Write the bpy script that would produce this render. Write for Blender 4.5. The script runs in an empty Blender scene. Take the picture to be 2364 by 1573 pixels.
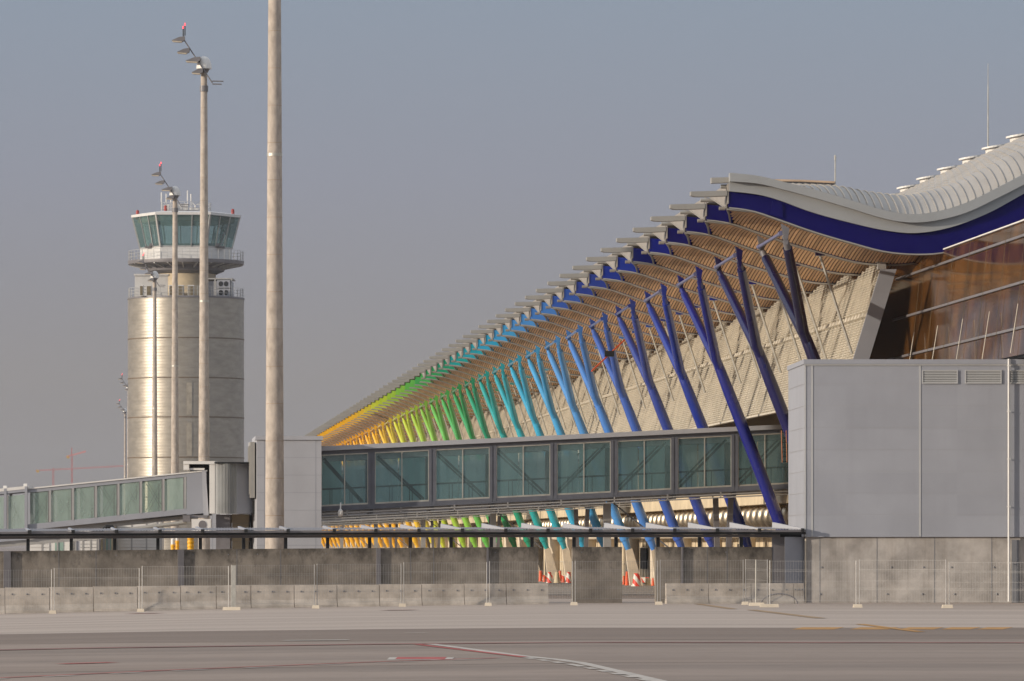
import bpy, math, random
from mathutils import Vector
R = math.radians
rnd = random.Random(7)
scene = bpy.context.scene
COL = scene.collection
PI = math.pi

# ---------------------------------------------------------------- camera numbers (photo is 2364 x 1573)
F = 11700.0            # focal length in photo pixels
CX, HY = 1182.0, 1258.0
EYE = 2.45
def P(px, py, Y):      # photo pixel at depth Y -> world point
    return Vector(((px-CX)*Y/F, Y, EYE+(HY-py)*Y/F))
ZGP = [(-60, -.62), (-30, -.52), (-20.5, -.35), (-10.5, -.14), (-3.7, -.05), (1.5, 0), (60, 0)]
def zg(X):             # the apron falls gently to the left
    if X <= ZGP[0][0]: return ZGP[0][1]
    for a, b in zip(ZGP, ZGP[1:]):
        if X <= b[0]: return a[1]+(b[1]-a[1])*(X-a[0])/(b[0]-a[0])
    return ZGP[-1][1]
def G(px, py):         # photo pixel on the apron -> world point
    z = 0.0
    for _ in range(12):
        Y = (EYE-z)*F/(py-HY); X = (px-CX)*Y/F; z = zg(X)
    return Vector((X, Y, z))
TH = math.atan(881.0/F)
CT, ST = math.cos(TH), math.sin(TH)
U0 = 234.7
def W(v, u, z=0.0):    # terminal frame -> world
    U = U0+u
    return Vector((v*CT-U*ST, v*ST+U*CT, z))
def gp(px, py, u):     # photo pixel on the plane u of the terminal frame -> (v, z)
    U = U0+u
    t = (px-CX)/F
    v = U*(ST+t*CT)/(CT-t*ST)
    Y = v*ST+U*CT
    return v, EYE+(HY-py)*Y/F
def lerp(a, b, t): return a+(b-a)*t
def interp(pts):
    xs = [p[0] for p in pts]; ys = [p[1] for p in pts]
    n = len(xs)
    d = [(ys[i+1]-ys[i])/(xs[i+1]-xs[i]) for i in range(n-1)]
    m = [d[0]]+[0.5*(d[i-1]+d[i]) for i in range(1, n-1)]+[d[-1]]
    def f(x):
        if x <= xs[0]: return ys[0]+m[0]*(x-xs[0])
        if x >= xs[-1]: return ys[-1]+m[-1]*(x-xs[-1])
        i = 0
        while x > xs[i+1]: i += 1
        h = xs[i+1]-xs[i]; t = (x-xs[i])/h
        return ((2*t**3-3*t*t+1)*ys[i]+(t**3-2*t*t+t)*h*m[i]+(-2*t**3+3*t*t)*ys[i+1]+(t**3-t*t)*h*m[i+1])
    return f
def lin(pts):
    def f(x):
        if x <= pts[0][0]: return pts[0][1]
        for a, b in zip(pts, pts[1:]):
            if x <= b[0]: return lerp(a[1], b[1], (x-a[0])/(b[0]-a[0]))
        return pts[-1][1]
    return f
ORD = ("first second third fourth fifth sixth seventh eighth ninth tenth eleventh twelfth thirteenth fourteenth "
       "fifteenth sixteenth seventeenth eighteenth nineteenth twentieth").split()

# ---------------------------------------------------------------- mesh builder
class MB:
    def __init__(s): s.v = []; s.f = []
    def add(s, vs, fs):
        o = len(s.v); s.v += [tuple(p) for p in vs]; s.f += [tuple(i+o for i in f) for f in fs]
    def hexa(s, p):    # p[0..3] bottom loop, p[4..7] top loop
        s.add(p, [(3, 2, 1, 0), (4, 5, 6, 7), (0, 1, 5, 4), (1, 2, 6, 5), (2, 3, 7, 6), (3, 0, 4, 7)])
    def box(s, x0, x1, y0, y1, z0, z1):
        s.hexa([(x0, y0, z0), (x1, y0, z0), (x1, y1, z0), (x0, y1, z0), (x0, y0, z1), (x1, y0, z1), (x1, y1, z1), (x0, y1, z1)])
    def bar(s, a, b, w, h, up=(0, 0, 1)):   # rectangular bar from a to b
        a = Vector(a); b = Vector(b); d = (b-a).normalized(); up = Vector(up)
        sd = d.cross(up)
        if sd.length < 1e-4: sd = d.cross(Vector((0, 1, 0)))
        sd.normalize(); u = sd.cross(d).normalized()
        q = []
        for p in (a, b):
            q += [p-sd*w/2-u*h/2, p+sd*w/2-u*h/2, p+sd*w/2+u*h/2, p-sd*w/2+u*h/2]
        s.hexa(q)
    def tube(s, a, b, r0, r1=None, n=10, caps=True):
        s.path([a, b], [r0, r0 if r1 is None else r1], n, caps)
    def path(s, pts, rs, n=10, caps=True):
        pts = [Vector(p) for p in pts]
        if not isinstance(rs, (list, tuple)): rs = [rs]*len(pts)
        o = len(s.v); ref = None
        for i, p in enumerate(pts):
            d = (pts[min(i+1, len(pts)-1)]-pts[max(i-1, 0)]).normalized()
            if ref is None:
                ref = d.cross(Vector((0, 0, 1)))
                if ref.length < 1e-3: ref = d.cross(Vector((0, 1, 0)))
            ref = (ref-d*ref.dot(d)).normalized(); bi = d.cross(ref)
            for k in range(n):
                a = 2*PI*k/n
                q = p+(ref*math.cos(a)+bi*math.sin(a))*rs[i]
                s.v.append(tuple(q))
        for i in range(len(pts)-1):
            for k in range(n):
                k2 = (k+1) % n
                s.f.append((o+i*n+k, o+i*n+k2, o+(i+1)*n+k2, o+(i+1)*n+k))
        if caps:
            s.f.append(tuple(o+k for k in reversed(range(n))))
            s.f.append(tuple(o+(len(pts)-1)*n+k for k in range(n)))
    def lathe(s, c, prof, n=24, a0=0.0):     # prof = [(r, z)...]
        c = Vector(c); o = len(s.v); m = len(prof)
        for r, z in prof:
            for k in range(n):
                a = a0+2*PI*k/n
                s.v.append((c.x+r*math.cos(a), c.y+r*math.sin(a), c.z+z))
        for i in range(m-1):
            for k in range(n):
                k2 = (k+1) % n
                s.f.append((o+i*n+k, o+i*n+k2, o+(i+1)*n+k2, o+(i+1)*n+k))
        s.f.append(tuple(o+k for k in reversed(range(n))))
        s.f.append(tuple(o+(m-1)*n+k for k in range(n)))
    def prism(s, poly, fn, a, b):            # polygon [(p,q)..] extruded: fn(p, q, t)
        n = len(poly)
        vs = [fn(p, q, a) for p, q in poly]+[fn(p, q, b) for p, q in poly]
        s.add(vs, [tuple(reversed(range(n))), tuple(range(n, 2*n))]+[(i, (i+1) % n, n+(i+1) % n, n+i) for i in range(n)])
    def grid(s, rows, close=False):
        o = len(s.v); m = len(rows[0])
        for r in rows: s.v += [tuple(p) for p in r]
        for i in range(len(rows)-1):
            for j in range(m-1):
                s.f.append((o+i*m+j, o+i*m+j+1, o+(i+1)*m+j+1, o+(i+1)*m+j))
    def mesh(s, name, smooth=None):
        me = bpy.data.meshes.new(name); me.from_pydata(s.v, [], s.f); me.validate(); me.update()
        if smooth:
            for p in me.polygons: p.use_smooth = True
            me.set_sharp_from_angle(angle=R(smooth))
        return me
    def build(s, name, mat, parent=None, loc=(0, 0, 0), smooth=None, label=None):
        me = s.mesh(name, smooth)
        return link(name, me, mat, parent, loc, label)
def link(name, me, mat, parent=None, loc=(0, 0, 0), label=None):
    o = bpy.data.objects.new(name, me); COL.objects.link(o); o.location = loc
    if parent is not None: o.parent = parent
    if mat is not None:
        if len(me.materials) == 0: me.materials.append(mat)
        elif me.materials[0] is not mat:
            o.material_slots[0].link = 'OBJECT'; o.material_slots[0].material = mat
    if label: o['label'] = label
    return o
def thing(name, label, cat, loc=(0, 0, 0), rotz=0.0, group=None):
    o = bpy.data.objects.new(name, None); COL.objects.link(o); o.empty_display_size = 0.5
    o.location = loc; o.rotation_euler = (0, 0, rotz)
    return tag(o, label, cat, group)
def tag(o, label, cat, group=None):
    o['label'] = label; o['category'] = cat
    if group: o['group'] = group
    return o
def struct(o): o['kind'] = 'structure'; return o
def dup(root, loc, rotz=None, label=None, group=None):
    r = root.copy(); COL.objects.link(r); r.location = loc
    if rotz is not None: r.rotation_euler = (0, 0, rotz)
    if label: r['label'] = label
    if group: r['group'] = group
    for ch in list(root.children):
        c = ch.copy(); COL.objects.link(c); c.parent = r
        for g in list(ch.children):
            d = g.copy(); COL.objects.link(d); d.parent = c
    return r

# ---------------------------------------------------------------- materials
def S(h):
    c = [int(h[i:i+2], 16)/255 for i in (0, 2, 4)]
    return [(x/12.92 if x <= .04045 else ((x+.055)/1.055)**2.4) for x in c]
def mat(name, col, rough=.6, metal=0.0, var=.12, scale=1.0, stretch=(1, 1, 1), spec=.5, bump=0.0, bscale=None, col2=None,
        stain=0.0, coat=0.0, detail=4, streak=0.0, contrast=(.35, .65)):
    m = bpy.data.materials.new(name); m.use_nodes = True
    nt = m.node_tree; N = nt.nodes; L = nt.links
    b = N['Principled BSDF']
    col = S(col) if isinstance(col, str) else list(col)
    b.inputs['Roughness'].default_value = rough; b.inputs['Metallic'].default_value = metal
    b.inputs['Specular IOR Level'].default_value = spec
    b.inputs['Coat Weight'].default_value = coat
    geo = N.new('ShaderNodeNewGeometry')
    def noise(sc, st, det=detail):
        mp = N.new('ShaderNodeMapping'); mp.inputs['Scale'].default_value = st
        nz = N.new('ShaderNodeTexNoise'); nz.inputs['Scale'].default_value = sc; nz.inputs['Detail'].default_value = det
        nz.inputs['Roughness'].default_value = .6
        L.new(geo.outputs['Position'], mp.inputs['Vector']); L.new(mp.outputs[0], nz.inputs['Vector'])
        return nz.outputs['Fac']
    def ramp(fac, lo, hi):
        r = N.new('ShaderNodeMapRange'); r.inputs[1].default_value = lo; r.inputs[2].default_value = hi
        L.new(fac, r.inputs[0]); return r.outputs[0]
    dark = S(col2) if isinstance(col2, str) else (list(col2) if col2 else [c*(1-var*1.6) for c in col])
    lite = [min(.95, c*(1+var*.8)) for c in col] if not col2 else col
    mx = N.new('ShaderNodeMix'); mx.data_type = 'RGBA'
    mx.inputs[6].default_value = dark+[1]; mx.inputs[7].default_value = lite+[1]
    L.new(ramp(noise(scale, stretch), *contrast), mx.inputs[0])
    out = mx.outputs[2]
    if stain:
        m2 = N.new('ShaderNodeMix'); m2.data_type = 'RGBA'; m2.blend_type = 'MULTIPLY'
        m2.inputs[7].default_value = (.35, .30, .25, 1)
        f = ramp(noise(scale*.8, (1, 1, .4), 8), .46, .85)
        k = N.new('ShaderNodeMath'); k.operation = 'MULTIPLY'; k.inputs[1].default_value = stain; L.new(f, k.inputs[0])
        L.new(k.outputs[0], m2.inputs[0]); L.new(out, m2.inputs[6]); out = m2.outputs[2]
    if streak:
        m3 = N.new('ShaderNodeMix'); m3.data_type = 'RGBA'; m3.blend_type = 'MULTIPLY'
        m3.inputs[7].default_value = (.5, .46, .42, 1)
        f = ramp(noise(2.2, (1, 1, .06), 3), .5, .72)
        k = N.new('ShaderNodeMath'); k.operation = 'MULTIPLY'; k.inputs[1].default_value = streak; L.new(f, k.inputs[0])
        L.new(k.outputs[0], m3.inputs[0]); L.new(out, m3.inputs[6]); out = m3.outputs[2]
    L.new(out, b.inputs['Base Color'])
    rr = N.new('ShaderNodeMapRange'); rr.inputs[3].default_value = max(.02, rough-.08); rr.inputs[4].default_value = min(1, rough+.08)
    L.new(noise(scale*2.3, stretch), rr.inputs[0]); L.new(rr.outputs[0], b.inputs['Roughness'])
    if bump:
        bp = N.new('ShaderNodeBump'); bp.inputs['Strength'].default_value = bump; bp.inputs['Distance'].default_value = .03
        L.new(noise(bscale or scale*8, stretch), bp.inputs['Height']); L.new(bp.outputs[0], b.inputs['Normal'])
    return m
def glass(name, tint, dirt=.15, refl=1.0, dcol='8fa8a4', trans=False):
    m = bpy.data.materials.new(name); m.use_nodes = True
    nt = m.node_tree; N = nt.nodes; L = nt.links
    for n in list(N):
        if n.type != 'OUTPUT_MATERIAL': N.remove(n)
    out = [n for n in N if n.type == 'OUTPUT_MATERIAL'][0]
    tr = N.new('ShaderNodeBsdfTransparent'); tr.inputs[0].default_value = S(tint)+[1]
    df = N.new('ShaderNodeBsdfTranslucent' if trans else 'ShaderNodeBsdfDiffuse'); df.inputs[0].default_value = S(dcol)+[1]
    gl = N.new('ShaderNodeBsdfGlossy'); gl.inputs['Roughness'].default_value = .03
    fr = N.new('ShaderNodeFresnel'); fr.inputs[0].default_value = 1.5
    geo = N.new('ShaderNodeNewGeometry'); nz = N.new('ShaderNodeTexNoise'); nz.inputs['Scale'].default_value = 2.2; nz.inputs['Detail'].default_value = 5
    mp = N.new('ShaderNodeMapping'); mp.inputs['Scale'].default_value = (1, 1, .25)
    L.new(geo.outputs['Position'], mp.inputs['Vector']); L.new(mp.outputs[0], nz.inputs['Vector'])
    mr = N.new('ShaderNodeMapRange'); mr.inputs[1].default_value = .3; mr.inputs[2].default_value = .75
    mr.inputs[3].default_value = dirt*.75; mr.inputs[4].default_value = dirt*1.3
    L.new(nz.outputs[0], mr.inputs[0])
    oi = N.new('ShaderNodeObjectInfo'); rv = N.new('ShaderNodeMapRange'); rv.inputs[3].default_value = .65; rv.inputs[4].default_value = 1.35
    L.new(oi.outputs['Random'], rv.inputs[0])
    km = N.new('ShaderNodeMath'); km.operation = 'MULTIPLY'; L.new(mr.outputs[0], km.inputs[0]); L.new(rv.outputs[0], km.inputs[1])
    a = N.new('ShaderNodeMixShader'); L.new(km.outputs[0], a.inputs[0]); L.new(tr.outputs[0], a.inputs[1]); L.new(df.outputs[0], a.inputs[2])
    k = N.new('ShaderNodeMath'); k.operation = 'MULTIPLY'; k.inputs[1].default_value = refl; k.use_clamp = True; L.new(fr.outputs[0], k.inputs[0])
    c = N.new('ShaderNodeMixShader'); L.new(k.outputs[0], c.inputs[0]); L.new(a.outputs[0], c.inputs[1]); L.new(gl.outputs[0], c.inputs[2])
    L.new(c.outputs[0], out.inputs[0])
    return m

M = {}
M['asphalt'] = mat('asphalt', '8d7d70', .85, var=.16, scale=1.0, stretch=(.02, .16, 1), bump=.15, bscale=25, spec=.3, detail=8, stain=.25)
M['slabs'] = mat('concrete_slabs', 'aa9a8c', .85, var=.10, scale=1.0, stretch=(.02, .28, 1), spec=.3, detail=5)
M['road'] = mat('service_road', 'a3988c', .85, var=.22, scale=1.0, stretch=(.015, .22, 1), spec=.3)
M['conc'] = mat('grey_concrete', 'b9aea1', .85, var=.18, scale=1.3, stain=.45, streak=.12, bump=.12, spec=.3, detail=7)
M['conc_wall'] = mat('dark_concrete', '887f74', .85, var=.2, scale=1.1, stain=.65, streak=.2, bump=.15, spec=.3, detail=8)
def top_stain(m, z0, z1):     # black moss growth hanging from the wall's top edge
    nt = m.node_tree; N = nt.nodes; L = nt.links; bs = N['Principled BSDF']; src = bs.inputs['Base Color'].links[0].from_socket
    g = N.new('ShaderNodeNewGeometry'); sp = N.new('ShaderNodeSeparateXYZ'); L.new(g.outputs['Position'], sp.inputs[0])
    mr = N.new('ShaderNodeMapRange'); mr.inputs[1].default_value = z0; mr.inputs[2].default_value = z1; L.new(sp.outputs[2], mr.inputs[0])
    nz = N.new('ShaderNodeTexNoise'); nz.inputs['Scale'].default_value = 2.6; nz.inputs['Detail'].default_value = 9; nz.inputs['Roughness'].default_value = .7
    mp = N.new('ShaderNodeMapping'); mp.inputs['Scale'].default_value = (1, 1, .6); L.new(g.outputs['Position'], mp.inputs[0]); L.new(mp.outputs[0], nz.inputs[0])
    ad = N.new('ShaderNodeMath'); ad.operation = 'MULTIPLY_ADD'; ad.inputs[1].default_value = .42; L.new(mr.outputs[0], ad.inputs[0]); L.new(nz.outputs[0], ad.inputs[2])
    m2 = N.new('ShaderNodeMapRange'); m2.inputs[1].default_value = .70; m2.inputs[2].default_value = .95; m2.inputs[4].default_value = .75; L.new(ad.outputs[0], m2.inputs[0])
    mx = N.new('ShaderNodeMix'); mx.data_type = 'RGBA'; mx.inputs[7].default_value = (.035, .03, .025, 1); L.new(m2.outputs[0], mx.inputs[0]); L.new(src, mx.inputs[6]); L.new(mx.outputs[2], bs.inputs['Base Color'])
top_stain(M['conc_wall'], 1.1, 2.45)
M['conc_base'] = mat('pale_concrete', 'a7a099', .85, var=.18, scale=.9, stain=.55, streak=.45, bump=.12, spec=.3, detail=8)
M['conc_pier'] = mat('cream_concrete', 'c9bba6', .8, var=.1, scale=1.2, spec=.3)
M['mast'] = mat('mast_concrete', 'b0a498', .8, var=.14, scale=3, stretch=(1, 1, .5), stain=.35, bump=.08, spec=.3, detail=7)
M['clad'] = mat('grey_cladding', '93949a', .5, var=.04, streak=.06, scale=.4, spec=.4)
def panels(m, w, h, k):       # cladding panels of slightly different tone
    nt = m.node_tree; N = nt.nodes; L = nt.links; bs = N['Principled BSDF']; src = bs.inputs['Base Color'].links[0].from_socket
    g = N.new('ShaderNodeNewGeometry'); sp = N.new('ShaderNodeSeparateXYZ'); L.new(g.outputs['Position'], sp.inputs[0])
    cb = N.new('ShaderNodeCombineXYZ')
    for i, (o, d) in enumerate(((0, w), (2, h))):
        q = N.new('ShaderNodeMath'); q.operation = 'DIVIDE'; q.inputs[1].default_value = d; L.new(sp.outputs[o], q.inputs[0])
        fl = N.new('ShaderNodeMath'); fl.operation = 'FLOOR'; L.new(q.outputs[0], fl.inputs[0]); L.new(fl.outputs[0], cb.inputs[i])
    wn = N.new('ShaderNodeTexWhiteNoise'); wn.noise_dimensions = '2D'; L.new(cb.outputs[0], wn.inputs['Vector'])
    mr = N.new('ShaderNodeMapRange'); mr.inputs[3].default_value = 1-k; mr.inputs[4].default_value = 1+k; L.new(wn.outputs['Value'], mr.inputs[0])
    cc = N.new('ShaderNodeCombineColor')
    for i in range(3): L.new(mr.outputs[0], cc.inputs[i])
    mx = N.new('ShaderNodeMix'); mx.data_type = 'RGBA'; mx.blend_type = 'MULTIPLY'; mx.inputs[0].default_value = 1
    L.new(src, mx.inputs[6]); L.new(cc.outputs[0], mx.inputs[7]); L.new(mx.outputs[2], bs.inputs['Base Color'])
panels(M['clad'], 4.7, .915, .035)
M['white_clad'] = mat('white_cladding', 'a4a4a8', .5, var=.04, streak=.08, scale=.4, spec=.4)
M['seam'] = mat('pale_seam', 'a9a8a6', .5, var=.04)
M['seam_dark'] = mat('dark_seam', '6f6f72', .6, var=.05)
M['slate'] = mat('slate_steel', '5f6169', .5, metal=.1, var=.08, scale=2)
M['dark'] = mat('black_steel', '0a0909', .55, var=.2)
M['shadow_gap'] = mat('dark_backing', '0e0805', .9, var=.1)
M['grey_steel'] = mat('grey_steel', '716d6e', .5, metal=.1, var=.08, scale=2)
M['pale_steel'] = mat('pale_steel', 'a9a6a2', .45, metal=.3, var=.06, scale=2)
M['galv'] = mat('galvanised_steel', 'b9b5ab', .45, metal=.5, var=.1, scale=3)
M['roof'] = mat('roof_metal', '9f9991', .5, metal=.2, var=.07, scale=.7, stretch=(1, .3, 1))
M['fascia'] = mat('fascia_metal', '9a9a98', .45, metal=.15, var=.04, scale=.5)
M['eave'] = mat('eave_metal', '95918a', .55, metal=.1, var=.05)
M['eave_panel'] = mat('eave_panel_metal', '8f8880', .6, var=.05)
M['wood'] = mat('bamboo_slats', 'e2b88e', .6, var=.10, scale=.5, stretch=(1, .1, 1), spec=.3, contrast=(.3, .7))
M['louvre'] = mat('louvre_slats', 'd3ccbe', .6, var=.08, scale=1.0, spec=.3)
M['louvre_dark'] = mat('louvre_frame', 'c4bbaa', .6, var=.1)
M['tan'] = mat('tan_wall', 'c8b698', .75, var=.1, scale=.6, spec=.3)
M['tan_dark'] = mat('tan_mesh', '6d6047', .8, var=.2, scale=2)
M['chrome'] = mat('bright_duct', 'b5a894', .36, metal=1, var=.05)
M['tower'] = mat('corrugated_metal', 'a0988c', .42, metal=.6, var=.10, scale=.35, stretch=(1, 1, 3), bump=.25, bscale=.9)
M['tower_w'] = mat('tower_white', 'c6c3bf', .55, var=.04)
M['rail'] = mat('railing_metal', 'b4b2ae', .45, metal=.3, var=.05)
M['red'] = mat('red_paint', '94261c', .5, var=.1)
M['crane_red'] = mat('crane_red', 'a85a55', .6, var=.1)
M['crane_yellow'] = mat('crane_yellow', 'b08a2c', .6, var=.1)
M['yellow'] = mat('yellow_rubber', 'e8a808', .5, var=.1)
M['ladder'] = mat('ladder_paint', 'a8602c', .6)
M['orange'] = mat('orange_paint', 'd8541c', .5, var=.1)
M['white'] = mat('white_paint', 'd4d0ca', .5, var=.04)
M['cone_beige'] = mat('cone_beige', 'c8b795', .6, var=.1)
M['dark_glass'] = mat('facade_glass', '56381a', .06, var=.4, spec=.5, scale=.5)
M['dark_glass'].node_tree.nodes['Principled BSDF'].inputs['Specular Tint'].default_value = (.40, .25, .12, 1)
M['glass'] = glass('walkway_glass', 'eaf0f2', .18, .9, '94b4b4')
M['glass_back'] = glass('walkway_far_glass', 'dbe6ea', .7, .5, 'b2d0cd', True)
M['green_back'] = glass('jetway_far_glass', 'e6eee8', .6, .5, 'c4d2c8', True)
M['glass_green'] = glass('jetway_glass', 'eef4ee', .40, .8, 'b4c4ba')
M['glass_cab'] = glass('cab_glass', 'd6e6e6', .28, .7, '86acac')
M['asphalt_dark'] = mat('asphalt_dark', '7d6d60', .85, var=.12, scale=1.0, stretch=(.012, .2, 1), spec=.3, detail=5)
M['line_white'] = mat('white_marking', 'b3a99d', .8, var=.15, scale=2)
M['line_red'] = mat('red_marking', 'a84a42', .8, var=.2, scale=1.5)
M['line_faint'] = mat('faint_red_marking', '86594f', .85, var=.2, scale=.5)
M['line_orange'] = mat('orange_marking', 'ad7c36', .8, var=.15, scale=1.5)
M['line_pale'] = mat('worn_orange_marking', '9b7f5d', .85, var=.15, scale=1)
def emit(name, col, e):
    m = mat(name, col, .5); b = m.node_tree.nodes['Principled BSDF']
    b.inputs['Emission Color'].default_value = S(col)+[1]; b.inputs['Emission Strength'].default_value = e
    return m
M['lamp_red'] = emit('red_lamp', 'ff3a40', 1.2)
# ================================================================ ground, road, markings
m = MB()
XS = [-20000, -60, -45, -30, -25, -20.5, -15, -10.5, -7, -3.7, 1.5, 60, 20000]
m.grid([[(x, y, lerp(zg(x), -.5, t)) for x in XS] for y, t in ((-400, 0), (229, 0), (300, 1), (9000, 1), (40000, 1))])
struct(m.build('ground', M['asphalt']))
m = MB()
ed_ = lin([(p.x, p.y) for p in (G(-1200, 1470), G(-300, 1467.5), G(0, 1465.5), G(450, 1458), G(900, 1453), G(1600, 1450.5), G(3300, 1449))])
m.grid([[(x, lerp(ed_(x), 228.5, t), zg(x)+.004) for x in [-60, -45, -30, -25, -20.5, -15, -10.5, -7, -3.7, 1.5, 10, 20, 45, 60]] for t in (0, 1)])
struct(m.build('apron_slabs', M['slabs']))
m = MB()
m.add([(-3.7, 232, -.05), (120, 232, -.015), (120, 299.5, -.489), (-3.7, 299.5, -.489)], [(0, 1, 2, 3)])
m.add([(-200, 301, -.492), (200, 301, -.492), (200, 900, -.492), (-200, 900, -.492)], [(0, 1, 2, 3)])
struct(m.build('service_road', M['road']))
def sheet(name, top, bot, mt, h):
    t_, b_ = [lin([(p.x, p.y) for p in (G(x, y) for x, y in q)]) for q in (top, bot)]
    mb = MB(); xs_ = [-45, -30, -25, -20.5, -15, -10.5, -7, -3.7, 1.5, 10, 20, 30]
    mb.grid([[(x, b_(x), zg(x)+h) for x in xs_], [(x, t_(x), zg(x)+h) for x in xs_]])
    return struct(mb.build(name, mt))
sheet('asphalt_strip', [(-900, 1468.5), (-300, 1468), (0, 1466), (450, 1458.6), (900, 1453.6), (1600, 1451), (3200, 1449.6)],
      [(-900, 1500), (0, 1488), (600, 1483), (1300, 1478), (1800, 1476), (3200, 1474)], M['asphalt_dark'], .0035)
sheet('asphalt_strip', [(-900, 1550), (0, 1541), (700, 1530), (1200, 1521), (1600, 1516), (3200, 1520)],
      [(-900, 1562), (0, 1555), (700, 1541), (1200, 1533), (1700, 1527), (3200, 1532)], mat('asphalt_mid', '87776a', .85, var=.12, scale=1.0, stretch=(.012, .2, 1), spec=.3), .0032)
MARK = 0
def strip(pts, w, mt, dash=None, off=0.0, name='marking'):
    """flat painted line along photo-measured ground points"""
    global MARK
    MARK += 1; z = .010+.0006*MARK
    q = [G(*p) for p in pts]; mb = MB()
    q = [a.lerp(b, i/6) for a, b in zip(q, q[1:]) for i in range(6)]+[q[-1]] if not dash else q
    for a, b in zip(q, q[1:]):
        d = (b-a); d.z = 0; L = d.length; d.normalize(); n = Vector((-d.y, d.x, 0))
        cuts = [(0, L)]
        if dash:
            cuts = []; s = 0
            while s < L: cuts.append((s, min(L, s+dash[0]))); s += dash[0]+dash[1]
        for s0, s1 in cuts:
            p0 = a+d*s0+n*off; p1 = a+d*s1+n*off
            c = [p0-n*w/2, p1-n*w/2, p1+n*w/2, p0+n*w/2]
            mb.add([(p.x, p.y, zg(p.x)+z) for p in c], [(0, 1, 2, 3)])
    return struct(mb.build(name, mt))
strip([(985, 1486.5), (1215, 1516.5), (1290, 1524), (1345, 1532), (1530, 1575), (1600, 1590)], .26, M['line_white'], name='white_marking')
strip([(962, 1488.5), (1210, 1518)], .2, M['line_red'], name='red_marking')
strip([(1215, 1519.5), (1330, 1537), (1500, 1573), (1560, 1585)], .2, M['line_white'], dash=(1.2, .9), name='dashed_marking')
def quad(x0, x1, y0, y1, sk, mt, name, zz):
    mb = MB(); c = [G(x0, y1), G(x1, y1), G(x1+sk, y0), G(x0+sk, y0)]
    mb.add([(p.x, p.y, p.z+zz) for p in c], [(0, 1, 2, 3)]); struct(mb.build(name, mt))
quad(893, 1043, 1518.5, 1524, 6, M['line_white'], 'white_marking', .007)
quad(912, 1026, 1518.0, 1523, 6, M['line_red'], 'red_marking', .0095)
strip([(-60, 1569), (400, 1548), (880, 1529), (1150, 1520)], .22, M['line_red'], name='red_marking')
strip([(-60, 1571), (400, 1550), (880, 1531), (1150, 1522)], .2, M['line_white'], dash=(1.0, 1.1), name='dashed_marking')
strip([(-100, 1504), (900, 1488), (2450, 1485)], .9, M['line_faint'], name='faint_marking')
strip([(140, 1534), (262, 1530.5)], .5, M['line_red'], name='red_marking')
strip([(655, 1480), (805, 1478.5)], .7, M['line_white'], name='white_marking')
strip([(955, 1462), (968, 1461.6)], .8, M['line_white'], name='white_marking')
for x0, x1 in ((1828, 1925), (1962, 2050), (2075, 2155), (2172, 2240), (2255, 2315)):
    quad(x0, x1, 1449, 1454, 24, M['line_orange'], 'orange_marking', .0075+.0001*(x0-1800)/50)
strip([(1985, 1442), (2125, 1460)], .3, M['line_orange'], name='orange_marking')
strip([(1610, 1395), (1692, 1407)], .35, M['line_pale'], name='orange_marking')
strip([(1735, 1409), (1895, 1428.5)], .4, M['line_pale'], name='orange_marking')
strip([(886, 1410), (958, 1409.4)], 1.0, M['line_faint'], name='red_marking')
strip([(296, 1418), (372, 1417)], .9, M['line_faint'], name='red_marking')
# ================================================================ terminal building
def island(m, a, b):      # colour each separate slat a little differently
    nt = m.node_tree; N = nt.nodes; L = nt.links
    bs = N['Principled BSDF']; src = bs.inputs['Base Color'].links[0].from_socket
    g = N.new('ShaderNodeNewGeometry'); mr = N.new('ShaderNodeMapRange')
    mr.inputs[3].default_value = a; mr.inputs[4].default_value = b
    L.new(g.outputs['Random Per Island'], mr.inputs[0])
    mx = N.new('ShaderNodeMix'); mx.data_type = 'RGBA'; mx.blend_type = 'MULTIPLY'; mx.inputs[0].default_value = 1
    cb = N.new('ShaderNodeCombineColor')
    for i in range(3): L.new(mr.outputs[0], cb.inputs[i])
    L.new(src, mx.inputs[6]); L.new(cb.outputs[0], mx.inputs[7]); L.new(mx.outputs[2], bs.inputs['Base Color'])
island(M['wood'], .72, 1.12)
island(M['louvre'], .88, 1.08)

V0 = 30.0
term = thing('terminal_building', 'long terminal with wavy roof, wooden soffit and slanting columns from yellow to dark blue',
             'terminal', W(V0, 0), TH)
fTp = [(1679, 400.5), (1748, 408), (1807, 422), (1896, 445), (1970, 467), (2025, 484), (2070, 494), (2118, 496), (2177, 486), (2229, 469), (2303, 433), (2364, 401)]
fMp = [(1679, 420.5), (1748, 426), (1807, 440), (1896, 464), (1970, 486), (2025, 503), (2070, 513), (2118, 515.5), (2177, 507), (2229, 492), (2303, 457), (2364, 426)]
fBp = [(1679, 442), (1748, 450), (1785, 459), (1874, 491), (1970, 517), (2044, 533), (2111, 539), (2192, 526), (2284, 491), (2364, 447)]
bBp = [(1679, 480), (1715, 484), (1748, 491), (1792, 506), (1881, 537), (1970, 563), (2044, 582), (2118, 588), (2177, 584), (2247, 563), (2303, 537), (2364, 506)]
def prof(pts, ext):
    q = [gp(x, y, 0) for x, y in pts]
    vl, zl = q[-1]
    q += [(vl+6, zl+ext[0]), (55.0, zl+ext[1])]
    f = interp(q)
    def g(v):
        return f(v) if v <= 55 else f(110-v)
    return g
fT, fM, fB, bB = [prof(q, (3.15, 6.65)) for q in (fTp, fMp, fBp, bBp)]
VL, VR = 27.8, 63.0
NB = 79
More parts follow.
